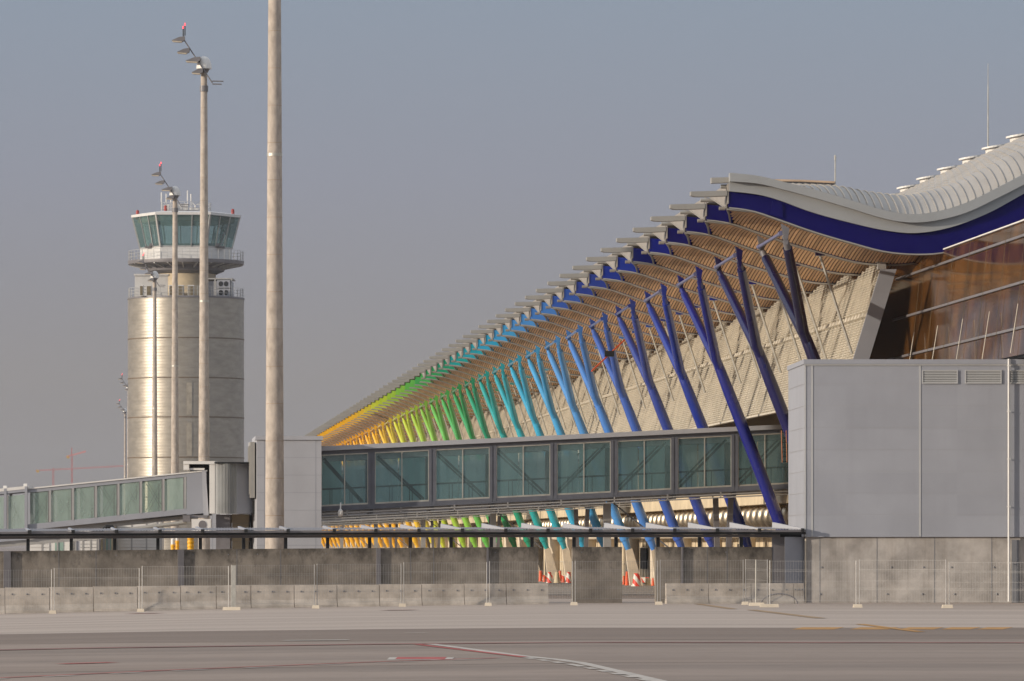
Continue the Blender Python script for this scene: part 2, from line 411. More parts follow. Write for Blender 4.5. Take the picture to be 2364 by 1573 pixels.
# ---- colours along the building, near to far (every column)
GRAD = ['0a0434', '0c0a4a', '121a72', '1c3088', '2a3c8a', '3355a4', '4277be', '4a8bca', '3f95c8', '2f9ac0', '269cae', '1c9796',
        '1c8f6c', '2f9858', '46a453', '5fae4a', '80b840', '9abf38', 'b0c434', 'c0c838', 'd0bf3a', 'deb834', 'e8b42c', 'ecb226', 'eeb022']
CM = []
for k in range(42):
    mt = mat('column_paint', GRAD[min(k, len(GRAD)-1)], .25, var=.09, scale=.8, stretch=(1, 1, .5), spec=.6, coat=.6)
    CM.append(mt)
BMT = [mat('beam_paint', '0a0350' if k == 0 else '0d0752' if k == 1 else GRAD[min(k, len(GRAD)-1)], .55, var=.05, spec=.15) for k in range(42)]
CN = ['near black navy', 'dark indigo', 'indigo', 'dark blue', 'dark blue', 'royal blue', 'blue', 'light blue', 'sky blue', 'cyan blue', 'turquoise', 'teal',
      'sea green', 'green', 'green', 'leaf green', 'lime green', 'lime', 'yellow green', 'yellow green', 'yellow', 'amber', 'orange yellow', 'orange yellow', 'orange']
def cname(k): return CN[min(k, len(CN)-1)]

def frange(a, b, st):
    n = max(1, round((b-a)/st)); return [a+(b-a)*i/n for i in range(n+1)]
VS = frange(VL, VR, .4)
# ---- gable fascia (two bands)
def band(top, bot, y0, y1):
    mb = MB()
    rows = []
    for v in VS:
        x = v-V0
        rows.append([(x, y0, bot(v)), (x, y0, top(v)), (x, y1, top(v)), (x, y1, bot(v)), (x, y0, bot(v))])
    mb.grid(rows)
    for r in (rows[0], rows[-1]): mb.add(r[:4], [(0, 1, 2, 3)])
    return mb
band(fT, fM, -.5, .05).build('gable_fascia', M['fascia'], term, smooth=30)
band(lambda v: fM(v)-.004, fB, -.2, .05).build('fascia_band', M['fascia'], term, smooth=30)
# ---- beams
def beam_mesh():
    mb = MB(); rows = []
    for v in VS:
        x = v-V0; z0, z1 = bB(v)+.03, fB(v)-.003
        rows.append([(x, 0, z0), (x, 0, z1), (x, .25, z1), (x, .25, z0), (x, 0, z0)])
    mb.grid(rows)
    for r in (rows[0], rows[-1]): mb.add(r[:4], [(0, 1, 2, 3)])
    return mb.mesh('roof_beam', 30)
def flange_mesh():
    mb = MB(); rows = []
    for v in VS:
        x = v-V0; z0 = bB(v)
        rows.append([(x, -.14, z0-.03), (x, -.14, z0+.03), (x, .4, z0+.03), (x, .4, z0-.03), (x, -.14, z0-.03)])
    mb.grid(rows)
    mb.hexa([(27.7-V0, -.1, bB(27.8)-.08), (28.8-V0, -.1, bB(28.8)-.05), (28.8-V0, .45, bB(28.8)-.05), (27.75-V0, .45, bB(27.8)-.08), (27.7-V0, -.1, bB(27.8)-.03), (28.8-V0, -.1, bB(28.8)-.035), (28.8-V0, .45, bB(28.8)-.035), (27.75-V0, .45, bB(27.8)-.03)])
    return mb.mesh('flange', 30)
def eave_arm_mesh():   # grey plate sticking out over the beam's end, with the gutter pipe below it
    mb = MB(); q = [gp(x, y, 0) for x, y in ((1595, 451.5), (1595, 442.6), (1637, 441.5), (1678.5, 440.5), (1678.5, 452.3), (1633, 454.6), (1604, 454.2))]
    mb.prism(q, lambda p, z, t: (p-V0, t, z), -.06, .5)
    return mb.mesh('eave_arm')
def top_arm_mesh():
    mb = MB(); q = [gp(x, y, .1) for x, y in ((1642.6, 410.5), (1700, 409), (1700, 421.5), (1642.6, 423))]
    mb.prism(q, lambda p, z, t: (p-V0, t, z), .08, .6)
    a = gp(1664, 431, .4); mb.tube((a[0]-V0, .4, a[1]), (a[0]+1-V0, .4, a[1]), .1, n=10)
    return mb.mesh('top_arm')
def pipe_mesh(a, b, y, z, r):
    mb = MB(); mb.tube((a-V0, y, z), (b-V0, y, z), r, n=10); return mb.mesh('gutter_pipe', 40)
pa_, pb_, pc_, pd_ = gp(1617, 462.5, 7.8), gp(1650, 462.5, 7.8), gp(1660, 481.5, .6), gp(1674, 481.5, .6)
gp1_, gp2_ = pipe_mesh(pa_[0], pb_[0], 7.8, pa_[1], .1), pipe_mesh(pc_[0], pd_[0], .6, pc_[1], .09)

bm_, fl_, ea_ = beam_mesh(), flange_mesh(), eave_arm_mesh()
for n in range(NB+1):
    b = link('roof_beam', bm_, BMT[n//2], term, (0, 9*n, 0), cname(n//2)+' beam end')
    link('flange', fl_, M['eave'] if n < 3 else M['pale_steel'], b)
    e_ = link('eave_arm', ea_, M['eave'], b)
    if n < 28: link('gutter_pipe', gp1_, M['eave'], b); link('gutter_pipe', gp2_, M['eave_panel'], b)
    if n == 0: top_arm_mesh_ = link('top_arm', top_arm_mesh(), M['eave'], b)
sb = MB(); v, z = gp(1793, 480, 0)
sb.prism([(v-.2, fB(v)-.05), (v+.25, fB(v)-.2), (v+.3, bB(v)+.05), (v-.3, bB(v)+.2)], lambda p, q, t: (p-V0, t, q), -.06, .1)
sb.build('stiffener', BMT[1], term)
# ---- bays: ribbed vault above, slatted vault below
def amp_roof(v): return lin([(27.8, 0), (29, .1), (30.4, .2), (33.4, 1.0), (35.5, 1.25), (60, 1.25), (63, .2)])(v)
def amp_sof(v): return lin([(27.9, 0.02), (29, .25), (31, .48), (38, .5)])(v)
SR = [0, .03, .08, .16, .27, .38, .5, .62, .73, .84, .92, .97, 1]
def roof_mesh():
    mb = MB(); pitch = .36; rows = []
    v = 28.95
    while v < VR:
        for dv, dz in ((0, 0), (.005, .055), (.045, .055), (.05, 0)):
            r = []
            for s in SR:
                r.append((v+dv-V0, .06+s*8.93, fT(v)-.02+amp_roof(v)*math.sin(PI*s)**.8+dz))
            rows.append(r)
        v += pitch
    mb.grid(rows)
    return mb.mesh('roof_bay', 35)
def sof_z(v, s): return bB(v)+.05+amp_sof(v)*math.sin(PI*s)
def v_edge(s): return 27.74+1.22*s
def soffit_mesh():
    mb = MB(); pitch = .16; v = 27.8
    while v < 38.3:
        ss = [.01+.98*i/10 for i in range(11)]
        ss = [s for s in ss if v_edge(s) <= v] if v < 29.1 else ss
        if len(ss) > 1:
            rows = []
            for s in ss:
                za, zb = sof_z(v, s), sof_z(v+.106, s); y = .25+s*8.72
                rows.append([(v-V0, y, za+.05), (v-V0, y, za), (v+.106-V0, y, zb), (v+.106-V0, y, zb+.05)])
            mb.grid(rows)
        v += pitch
    return mb.mesh('soffit')
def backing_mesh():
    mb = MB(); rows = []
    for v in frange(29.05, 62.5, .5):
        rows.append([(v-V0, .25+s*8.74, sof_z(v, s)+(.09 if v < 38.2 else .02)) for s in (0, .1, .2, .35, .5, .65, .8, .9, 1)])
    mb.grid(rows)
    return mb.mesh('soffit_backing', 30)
def trim_mesh():
    mb = MB(); pts = []
    for i in range(9):
        s = i/8; v = v_edge(s); pts.append((v-V0-.03, .3+s*8.65, sof_z(v, s)+.06))
    for a, b in zip(pts, pts[1:]): mb.bar(a, b, .07, .2)
    return mb.mesh('edge_trim')
def eave_panel_mesh():
    mb = MB()
    rows = [[(v_edge(i/8)-V0-.02, .3+i/8*8.65, sof_z(v_edge(i/8), i/8)+.1), (v_edge(i/8)-V0-.02, .3+i/8*8.65, 19.15)] for i in range(9)]
    mb.grid(rows)
    poly = [(-.04, 19.27), (-.04, bB(27.8)+.2), (1.1, bB(27.8)+.12), (7.9, 19.27)]
    mb.prism(poly, lambda p, q, t: (t-V0, p, q), 27.74, 27.80)
    mb.bar((27.77-V0, 1.1, bB(27.8)+.1), (27.77-V0, 7.9, 19.25), .14, .05)
    return mb.mesh('eave_panel')
rm_, so_, bk_, tr_, ep_ = roof_mesh(), soffit_mesh(), backing_mesh(), trim_mesh(), eave_panel_mesh()
for n in range(NB):
    b = link('roof_bay', rm_, M['roof'], term, (0, 9*n, 0))
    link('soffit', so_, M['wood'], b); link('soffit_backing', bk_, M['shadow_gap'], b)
    if n < 28: link('edge_trim', tr_, M['eave'], b); link('eave_panel', ep_, M['eave_panel'], b)
# ---- upstand at the roof's outer end; warm sunlight is painted into its coping colour
mb = MB()
pts = [(gp(x, y, 4.5)[0], gp(x, y, 4.5)[1]) for x, y in ((1772, 416.5), (1850, 418), (1926, 421.5))]
for a, b in zip(pts, pts[1:]):
    mb.bar((a[0]-V0, 4.5, a[1]), (b[0]-V0, 4.5, b[1]), .3, .09)
mb.build('roof_coping', mat('sunlit_tone_coping', 'c0a488', .5, var=.1), term)
mb = MB()
for a, b in zip(pts, pts[1:]):
    q = []
    for (vv, zz) in (a, b):
        q.append(((vv-V0), zz))
    mb.add([(q[0][0], 4.52, fT(a[0])-.3), (q[1][0], 4.52, fT(b[0])-.3), (q[1][0], 4.52, q[1][1]-.05), (q[0][0], 4.52, q[0][1]-.05)], [(0, 1, 2, 3)])
mb.build('roof_upstand', M['clad'], term)
mb = MB()
for i in range(9):
    vv = lerp(pts[0][0]+.6, pts[2][0]-.2, i/8)
    zt = lin(pts)(vv); mb.bar((vv-V0, 4.46, fT(vv)-.2), (vv-V0, 4.46, zt-.06), .05, .05)
mb.build('upstand_post', M['roof'], term)
# ---- columns
TOPV, TOPZ = 30.3, 17.35
def shaft_mesh():
    mb = MB()
    mb.path([(31.6-V0, 4.5, 13.4), (31.82-V0, 4.5, 12.8), (32.6-V0, 4.5, 10.8), (34.1-V0, 4.5, 7.0), (35.4-V0, 4.5, 3.6), (35.62-V0, 4.5, 3.05), (35.95-V0, 4.5, 2.1)],
            [.1, .26, .315, .335, .335, .33, .2], 20)
    return mb.mesh('column', 40)
def arm_mesh(sgn):
    mb = MB(); y0, y1 = 4.5+sgn*.12, 4.5+sgn*4.4
    pts, rs = [], []
    pts = [(32.35-V0, 4.5+sgn*.02, 11.4)]; rs = [.14]
    for i in range(6):
        t = i/5; z = lerp(12.6, 16.3, t)
        pts.append((lerp(31.88, 30.62, t)-V0, lerp(y0, y1-sgn*.3, t**.95), z)); rs.append(lerp(.27, .225, t))
    mb.path(pts, rs, 18)
    return mb.mesh('arm', 40)
def fork_mesh(sgn):
    mb = MB(); y = 4.5+sgn*4.5
    mb.tube((30.62-V0, 4.5+sgn*4.1, 16.28), (30.5-V0, y-sgn*.2, 16.62), .17, .15, 12)
    mb.prism([(30.15, 17.42), (30.75, 17.2), (30.68, 16.85), (30.62, 16.45), (30.38, 16.45), (30.28, 17.0)], lambda p, q, t: (30.45+(p-30.45)*.62-V0, t, q), y-.1, y-.02)
    mb.prism([(30.15, 17.42), (30.75, 17.2), (30.68, 16.85), (30.62, 16.45), (30.38, 16.45), (30.28, 17.0)], lambda p, q, t: (30.45+(p-30.45)*.62-V0, t, q), y+.14, y+.22)
    mb.tube((30.45-V0, y-.16, 16.8), (30.45-V0, y+.34, 16.8), .12, n=10)
    return mb.mesh('arm_head', 40)
def bar_mesh():
    mb = MB(); mb.tube((30.3-V0, .3, 17.0), (30.3-V0, 8.8, 16.85), .085, n=10)
    mb.tube((30.3-V0, .3, 17.0), (30.3-V0, .8, 16.99), .12, n=10); mb.tube((30.3-V0, 8.3, 16.86), (30.3-V0, 8.8, 16.85), .12, n=10)
    return mb.mesh('crossbar', 40)
def boot_mesh():
    mb = MB(); mb.path([(35.6-V0, 4.5, 3.1), (35.72-V0, 4.5, 2.8)], [.36, .35], 18)
    return mb.mesh('collar', 40)
def pier_mesh():
    mb = MB()
    a = [(35.72, 2.05), (36.2, 2.25), (36.95, -.5), (36.1, -.5)]
    lo = [(35.72, 2.0, 4.3), (36.22, 2.2, 4.3), (36.22, 2.2, 4.75), (35.72, 2.0, 4.75)]
    mb.hexa([(36.05-V0, 4.1, -.55), (37.0-V0, 4.1, -.55), (37.0-V0, 4.95, -.55), (36.05-V0, 4.95, -.55),
             (35.74-V0, 4.28, 2.05), (36.2-V0, 4.28, 2.2), (36.2-V0, 4.74, 2.2), (35.74-V0, 4.74, 2.05)])
    return mb.mesh('pier')
sh_, ar_, fo_, cb_, bo_, pi_ = shaft_mesh(), [arm_mesh(-1), arm_mesh(1)], [fork_mesh(-1), fork_mesh(1)], bar_mesh(), boot_mesh(), pier_mesh()
for k in range(NB//2+1):
    c = link('column', sh_, CM[k], term, (0, 18*k, 0), cname(k)+' steel column')
    for j in (0, 1):
        link('arm', ar_[j], CM[k], c); link('arm_head', fo_[j], M['grey_steel'] if k == 0 else CM[k], c)
    link('crossbar', cb_, CM[k] if k > 3 else mat('crossbar_paint', '6a6c8c', .4), c)
    link('collar', bo_, CM[k], c); link('pier', pi_, M['conc_pier'], c)
# ---- glazed facade and its transoms
def vg(z): return 36.28+.1*z
mb = MB()
def slab(mb, f, z0, z1, u0, u1, t):
    mb.hexa([(f(z0)-V0, u0, z0), (f(z0)-V0+t, u0, z0), (f(z0)-V0+t, u1, z0), (f(z0)-V0, u1, z0),
             (f(z1)-V0, u0, z1), (f(z1)-V0+t, u0, z1), (f(z1)-V0+t, u1, z1), (f(z1)-V0, u1, z1)])
slab(mb, vg, 10.45, 16.2, -34, -9, .12); slab(mb, vg, 8.6, 16.2, -9, 0.3, .12); slab(mb, vg, 8.6, 16.6, .3, 712, .12)
mb.build('glass_facade', M['dark_glass'], term)
for z in (15.58, 13.55, 11.6):
    mb = MB(); f = lambda q: vg(q)-.09
    slab(mb, f, z-.055, z+.055, -34, 14, .088); mb.build('transom', M['grey_steel'], term)
mb = MB(); mb.box(vg(16.2)-V0-.12, vg(16.2)-V0+.5, -34, -.6, 16.2, 16.26); mb.build('coping', M['white'], term)
mb = MB(); mb.box(vg(16.2)-V0+.14, VR-V0, -34, -10, 10.45, 16.19); mb.box(vg(16.2)-V0+.14, VR-V0, -9.9, -.55, -.1, 16.19); mb.build('end_block', M['clad'], term)
for u in frange(-32, 6, 4.5):
    mb = MB(); zb = 10.5 if u < -9 else 9; a = (vg(zb)-.1-V0, u, zb); b = (vg(16.1)-.1-V0, u, 16.1); mb.bar(a, b, .014, .014)
    mb.build('mullion', M['tan_dark'], term)
for u in frange(-30.5, 5, 7.0):     # bright hanger rods in front of the glass
    mb = MB(); mb.tube((vg(10.5)-.45-V0, u-.5, 10.5), (vg(12.6)-.25-V0, u, 12.6), .022, n=6); mb.build('hanger_rod', M['louvre_dark'], term)
# ---- louvre screen panels
def vl(z): return 31.48+.306*z
def louvre_mesh(lo):
    mb = MB()
    for j in range(8):
        u0, u1 = j*1.125+.06, (j+1)*1.125-.22
        z = 9.7
        while z < 16.2:
            s = (j+.5)/8; top = 15.62+.5*math.sin(PI*s)
            if z < top and abs(z-13.62) > .22 and (z < 13.62) == lo:
                x = vl(z)-V0
                mb.add([(x-.07, u0, z), (x-.07, u1, z), (x+.03, u1, z+.07), (x+.03, u0, z+.07)], [(0, 1, 2, 3)])
            z += .13
    return mb.mesh('louvre_panel')
def lframe_mesh():
    mb = MB()
    for j in range(9):
        u = j*1.125-.015
        s = min(max(j/8, .05), .95); top = 15.7+.5*math.sin(PI*s)
        mb.bar((vl(9.6)+.02-V0, u, 9.6), (vl(top)+.02-V0, u, top), .05 if j % 4 else .12, .1)
    f = lambda z: vl(z)+.16
    slab(mb, f, 9.6, 15.75, 0, 9, .03)
    mb.box(vl(9.55)-.1-V0, vl(9.55)+.2-V0, 0, 9, 9.5, 9.6)
    return mb.mesh('louvre_frame')
def catwalk_mesh():
    mb = MB()
    for j in range(8):
        u = (j+.5)*1.125
        mb.hexa([(vl(13.5)-.22-V0, u-.42, 13.5), (vl(13.5)+.05-V0, u-.42, 13.5), (vl(13.5)+.05-V0, u+.3, 13.5), (vl(13.5)-.22-V0, u+.3, 13.5),
                 (vl(13.7)-.2-V0, u-.35, 13.7), (vl(13.7)+.05-V0, u-.35, 13.7), (vl(13.7)+.05-V0, u+.25, 13.7), (vl(13.7)-.2-V0, u+.25, 13.7)])
    mb.box(vl(13.6)-.1-V0, vl(13.6)+.1-V0, 0, 9, 13.55, 13.62)
    return mb.mesh('catwalk')
lo_, lu_, lf_, cw_ = louvre_mesh(True), louvre_mesh(False), lframe_mesh(), catwalk_mesh()
for n in range(1, NB):
    p = link('louvre_panel', lu_, M['louvre'], term, (0, 9*n, 0)); link('lower_louvre', lo_, M['louvre'], p)
    link('louvre_frame', lf_, M['louvre_dark'], p); link('catwalk', cw_, M['louvre_dark'], p)
mb = MB(); slab(mb, lambda z: vl(z)-.08, 9.5, 15.8, 8.72, 8.9, .78); mb.build('screen_end_board', M['clad'], term)
mb = MB(); mb.box(36.1-V0, 36.5-V0, 8.7, 9.1, 15.8, 16.1); mb.box(36.0-V0, 36.6-V0, 8.6, 9.2, 16.1, 16.22); mb.build('screen_bracket', M['pale_steel'], term)
# ---- tie rods
rod = MB(); rod.tube((33.3-V0, .1, 16.55), (34.9-V0, .1, 11.7), .065, n=8); rod = rod.mesh('tie_rod', 40)
rb = MB(); rb.box(33.1-V0, 33.55-V0, -.05, .28, 16.45, 16.72); rb = rb.mesh('rod_bracket')
for n in range(1, NB):
    r = link('tie_rod', rod, M['galv'], term, (0, 9*n, 0))
    link('rod_bracket', rb, CM[n//2], r)
# ---- lower storeys under the screen
mb = MB(); slab(mb, lambda z: 37.0+.02*z, 5.4, 8.58, -2, 712, .2); mb.build('mesh_wall', M['tan_dark'], term)
mb = MB()
for u in frange(9, 200, 1.5): mb.bar((37.05-V0, u, 5.45), (37.1-V0, u, 8.5), .08, .1)
mb.build('mesh_post', M['louvre_dark'], term)
mb = MB(); mb.box(36.9-V0, 41-V0, -3, 712, 4.82, 5.6); mb.build('slab_edge', M['tan'], term)
mb = MB(); mb.box(38.6-V0, 39.5-V0, -3, 712, 3.7, 4.81); mb.build('service_beam', M['tan_dark'], term)
mb = MB()
mb.box(39.4-V0, 39.9-V0, -3, 712, -.55, 3.69); mb.build('ground_floor_wall', M['tan'], term)
mb = MB()
for u in frange(-2, 300, 2.25): mb.box(39.33-V0, 39.39-V0, u, u+.07, -.5, 3.68)
for z in (.9, 2.2): mb.box(39.34-V0, 39.385-V0, -3, 700, z, z+.05)
mb.build('wall_joint', M['louvre_dark'], term)
for i, (u, z0, w, h) in enumerate(((118, -.5, 3, 2.6), (150, .6, 5, 1.6), (176, -.5, 2.4, 2.6), (62, .8, 5, 1.7), (88, .8, 4, 1.7), (205, .6, 6, 1.7))):
    mb = MB(); mb.box(39.25-V0, 39.32-V0, u, u+w, z0, z0+h); mb.build('doorway', M['shadow_gap'], term)
el = MB()
el.path([(38.3-V0, 0, 4.25), (37.5-V0, 0, 4.25), (37.05-V0, 0, 4.15), (36.8-V0, 0, 3.9), (36.75-V0, 0, 3.6), (36.95-V0, 0, 3.35), (37.4-V0, 0, 3.25)], [.38, .38, .4, .4, .38, .36, .34], 14)
el = el.mesh('duct_elbow', 50)
for i in range(80):
    link('duct_elbow', el, M['chrome'], term, (.9, 14+2.9*i, .42))
mb = MB(); mb.tube((38.1-V0, 8, 3.1), (38.1-V0, 260, 3.1), .22, n=12); mb.build('duct', M['conc_pier'], term, smooth=40)
pl = MB(); pl.lathe((38.2-V0, 0, -.55), [(.52, 0), (.52, 5.3)], 20); pl = pl.mesh('concrete_pillar', 40)
for i in range(36): link('concrete_pillar', pl, M['conc_pier'], term, (0, 24+18*i, 0))
# ---- skylights along the roof crest, lightning rods
for n in range(6, 34):
    zc = fT(55)+.9
    mb = MB(); mb.lathe((55-V0, 9*n+4.5, zc-.5), [(.45, -.6), (.62, .9)], 20)
    s = mb.build('skylight', M['white'], term, smooth=40)
    mb = MB(); o = []
    for zz in (0, .11):
        o.append([(55-V0+.84*math.cos(2*PI*i/20), 9*n+4.5+.84*math.sin(2*PI*i/20), zc+.42+zz+.14*math.cos(2*PI*i/20)) for i in range(20)])
    mb.add(o[0]+o[1], [tuple(reversed(range(20))), tuple(range(20, 40))]+[(i, (i+1) % 20, 20+(i+1) % 20, 20+i) for i in range(20)])
    mb.build('lid', M['white'], s)
vv, zz = gp(1928, 421, 4.5)
mb = MB(); mb.tube((vv-V0, 4.5, zz-.2), (vv-V0, 4.5, zz+1.3), .035, .025, 8); mb.tube((vv-V0, 4.5, zz+1.05), (vv-V0, 4.5, zz+1.25), .05, n=8); mb.build('lightning_rod', M['galv'], term)
mb = MB(); vv, zz = gp(2281, 350, 90); mb.tube((vv-V0, 90, zz-.6), (vv-V0, 90, zz+4.2), .05, .035, 8); mb.tube((vv-V0, 90, zz+4.2), (vv-V0, 90, zz+5.7), .025, .015, 8); mb.build('lightning_rod', M['galv'], term)
# ================================================================ grey annex building at the right
YB = 214.0
def bx(px): return (px-CX)*YB/F
def bz(py): return EYE+(HY-py)*YB/F
x0, x1 = bx(1858), bx(2640)
dx = (1820-CX)*222/F-x0              # the side wall runs back 8 m and a little to the left
zc, z1 = bz(1240), bz(841)
ann = thing('annex_building', 'windowless grey clad building on a bare concrete base with louvred vents', 'building', (x0, YB, 0))
LX = x1-x0
def wallbox(mb, a, b, y, z0, z1, d=8.0, sk=True):
    s = dx if sk else 0
    mb.hexa([(a, y, z0), (b, y, z0), (b, y+d, z0), (a+s, y+d, z0), (a, y, z1), (b, y, z1), (b, y+d, z1), (a+s, y+d, z1)])
mb = MB(); wallbox(mb, 0, LX, 0, zc, z1); mb.build('wall', M['clad'], ann)
mb = MB(); wallbox(mb, .07, LX, .12, -.4, zc-.004, 7.5); mb.build('concrete_base', M['conc_base'], ann)
mb = MB(); wallbox(mb, -.05, LX, -.07, z1+.003, bz(830), 8.2); mb.build('parapet', M['clad'], ann)
mb = MB(); wallbox(mb, -.03, LX, -.04, z1-.06, z1, .03, False); mb.build('parapet_trim', M['seam'], ann)
mb = MB()
for px in (1875, 2124, 2600):
    mb = MB(); mb.box(bx(px)-x0-.035, bx(px)-x0+.035, -.02, -.001, zc+.02, z1-.07); mb.build('panel_joint', M['seam'], ann)
mb = MB(); mb.box(-.01, .05, -.022, -.003, zc+.02, z1-.07); mb.build('corner_trim', M['seam'], ann)
mb = MB()
for py in (886, 937, 987, 1038, 1088, 1138, 1188):
    z = bz(py); mb.box(.06, LX, -.004, -.001, z-.008, z+.008)
    a, b = Vector((-.005, .1, z)), Vector((dx-.005, 7.9, z)); mb.bar(a, b, .02, .02)
mb.build('seam', mat('panel_seam', '8f8e90', .5, var=.02), ann)
for a, b in ((2131, 2209), (2230, 2310), (2331, 2411)):
    mb = MB(); xa, xb, za, zb = bx(a)-x0, bx(b)-x0, bz(884), bz(857)
    for q in ((xa, xb, za-.04, za), (xa, xb, zb, zb+.04), (xa-.04, xa, za-.04, zb+.04), (xb, xb+.04, za-.04, zb+.04)):
        mb.box(q[0], q[1], -.06, -.002, q[2], q[3])
    v = mb.build('vent', M['seam'], ann)
    mb = MB(); mb.box(xa+.002, xb-.002, -.012, -.006, za+.002, zb-.002); mb.build('vent_backing', M['shadow_gap'], v)
    mb = MB(); n = 7
    for i in range(n):
        z = lerp(za, zb, (i+.5)/n)
        mb.add([(xa, -.058, z-.03), (xb, -.058, z-.03), (xb, -.015, z+.025), (xa, -.015, z+.025)], [(0, 1, 2, 3)])
    mb.build('slat', M['seam'], v)
mb = MB(); xp = bx(2328)-x0
mb.tube((xp, -.16, .05), (xp, -.16, bz(829)), .045, n=10)
for py in (845, 950, 1060, 1170, 1300): mb.box(xp-.07, xp+.07, -.2, -.08, bz(py)-.02, bz(py)+.02)
mb.build('drainpipe', M['white'], ann, smooth=40)
mb = MB()
for px in (1893, 2025, 2158, 2290, 2420): mb.box(bx(px)-x0-.012, bx(px)-x0+.012, .112, .118, 0, zc-.02)
mb.build('formwork_joint', M['seam_dark'], ann)
mb = MB()
for px in (1900, 2056, 2132, 2204, 2303):
    for py in (1310, 1372): mb.lathe((bx(px+rnd.uniform(-8, 8))-x0, .115, bz(py)), [(.035, -.035), (.035, .035)], 8)
mb.build('tie_hole', M['seam_dark'], ann)
mb = MB(); mb.box(bx(2336)-x0, bx(2352)-x0, .05, .119, 0, bz(1247)); mb.build('pipe_shadow_strip', M['seam_dark'], ann)  # drainpipe's cast shadow, drawn as a dark strip on the base
mb = MB(); mb.box(.0, .06, .02, .11, 0, zc-.05); mb.build('corner_post', M['conc_pier'], ann)

# ================================================================ concrete wall behind the barriers
def yj(px):     # jersey row: depth along the photo's x
    return lin([(-200, 204.2), (1860, 210.5)])(px)
def xz(px, Y):
    X = (px-CX)*Y/F; return X, zg(X)
def yw(px): return yj(px)+3.8
wtop = lin([(-60, 1273.5), (400, 1269), (800, 1266), (1240, 1263), (1800, 1263)])
def wp(px, z=0.0, back=0.0):
    Y = yw(px); p = Vector(((px-CX)*Y/F, Y, z))
    a = P(px-20, 0, yw(px-20)); b = P(px+20, 0, yw(px+20)); d = (b-a); d.z = 0; d.normalize()
    return p+Vector((-d.y, d.x, 0))*back
def wz(px): return EYE+(HY-wtop(px))*yw(px)/F
segs = [(-70, 24), (26, 416), (418, 876), (879, 1122), (1126, 1243), (1322, 1436), (1514, 1571), (1574, 1782)]
wl = ['stained concrete wall panel cut by the left edge of the picture', 'long stained concrete wall panel below the sloping boarding bridge',
      'longest stained concrete wall panel, below the thick mast', 'concrete wall panel below the yellow columns', 'short dark stained wall panel ending at the first gap',
      'free standing concrete wall panel between the two gaps', 'narrow concrete wall panel at the right side of the second gap',
      'concrete wall panel with dark top stains next to the grey gate leaf']
for (a, b), lab in zip(segs, wl):
    mb = MB(); n = max(2, int((b-a)/40)); xs = [lerp(a, b, i/n) for i in range(n+1)]
    rows = []
    for x in xs:
        z = wz(x); rows.append([wp(x, -.7), wp(x, z), wp(x, z, .28), wp(x, -.7, .28), wp(x, -.7)])
    mb.grid(rows)
    for r in (rows[0], rows[-1]): mb.add(r[:4], [(0, 1, 2, 3)])
    o = tag(mb.build('concrete_wall', M['conc_wall'], label=lab), lab, 'wall', 'concrete wall panels under the canopy')
    mb = MB()
    for i in range(max(1, int((b-a)/75))):
        x = a+25+i*75+rnd.uniform(-10, 10)
        if x < b-5:
            p = wp(x, wz(x)-.22, -.004); mb.box(p.x-.02, p.x+.02, p.y-.01, p.y+.01, p.z-.02, p.z+.02)
    mb.build('tie_hole', M['seam_dark'], o)
    if b-a > 200:
        mb = MB()
        for x in (a+(b-a)*.5, a+(b-a)*.28):
            mb.hexa([wp(x, -.5, -.006), wp(x+1, -.5, -.006), wp(x+1, -.5, 0.05), wp(x, -.5, .05), wp(x, wz(x)-.02, -.006), wp(x+1, wz(x)-.02, -.006), wp(x+1, wz(x)-.02, .05), wp(x, wz(x)-.02, .05)])
        mb.build('wall_joint', M['seam_dark'], o)
for (a, b), lab in zip(((8, 24.5), (410, 424), (868, 878), (1123, 1127), (1572, 1576)), ('at the far left', 'below the boarding bridge cab', 'right of the thick mast', 'below the green columns', 'right of the second gap')):
    mb = MB(); mb.hexa([wp(a, -.6, -.12), wp(b, -.6, -.12), wp(b, -.6, .4), wp(a, -.6, .4), wp(a, wz(a)-.01, -.12), wp(b, wz(b)-.01, -.12), wp(b, wz(b)-.01, .4), wp(a, wz(a)-.01, .4)])
    tag(mb.build('wall_post', M['grey_steel']), 'grey steel post between concrete wall panels '+lab, 'post', 'posts between the wall panels')
# gate leaves at the right end
mb = MB(); mb.hexa([wp(1783, 0, .02), wp(1812, 0, .02), wp(1812, 0, .1), wp(1783, 0, .1), wp(1783, 2.78, .02), wp(1812, 2.78, .02), wp(1812, 2.78, .1), wp(1783, 2.78, .1)])
tag(mb.build('gate_leaf', M['grey_steel']), 'dark grey sheet metal gate leaf at the end of the concrete wall', 'gate')
mb = MB(); a, b = P(1812, 0, 213.6), P(1858.5, 0, 214.3)
mb.hexa([(a.x, a.y, 0), (b.x, b.y, 0), (b.x, b.y+.1, 0), (a.x, a.y+.1, 0), (a.x, a.y, 2.78), (b.x, b.y, 2.78), (b.x, b.y+.1, 2.78), (a.x, a.y+.1, 2.78)])
tag(mb.build('gate_leaf', M['clad']), 'pale grey sheet metal gate leaf against the annex building', 'gate')

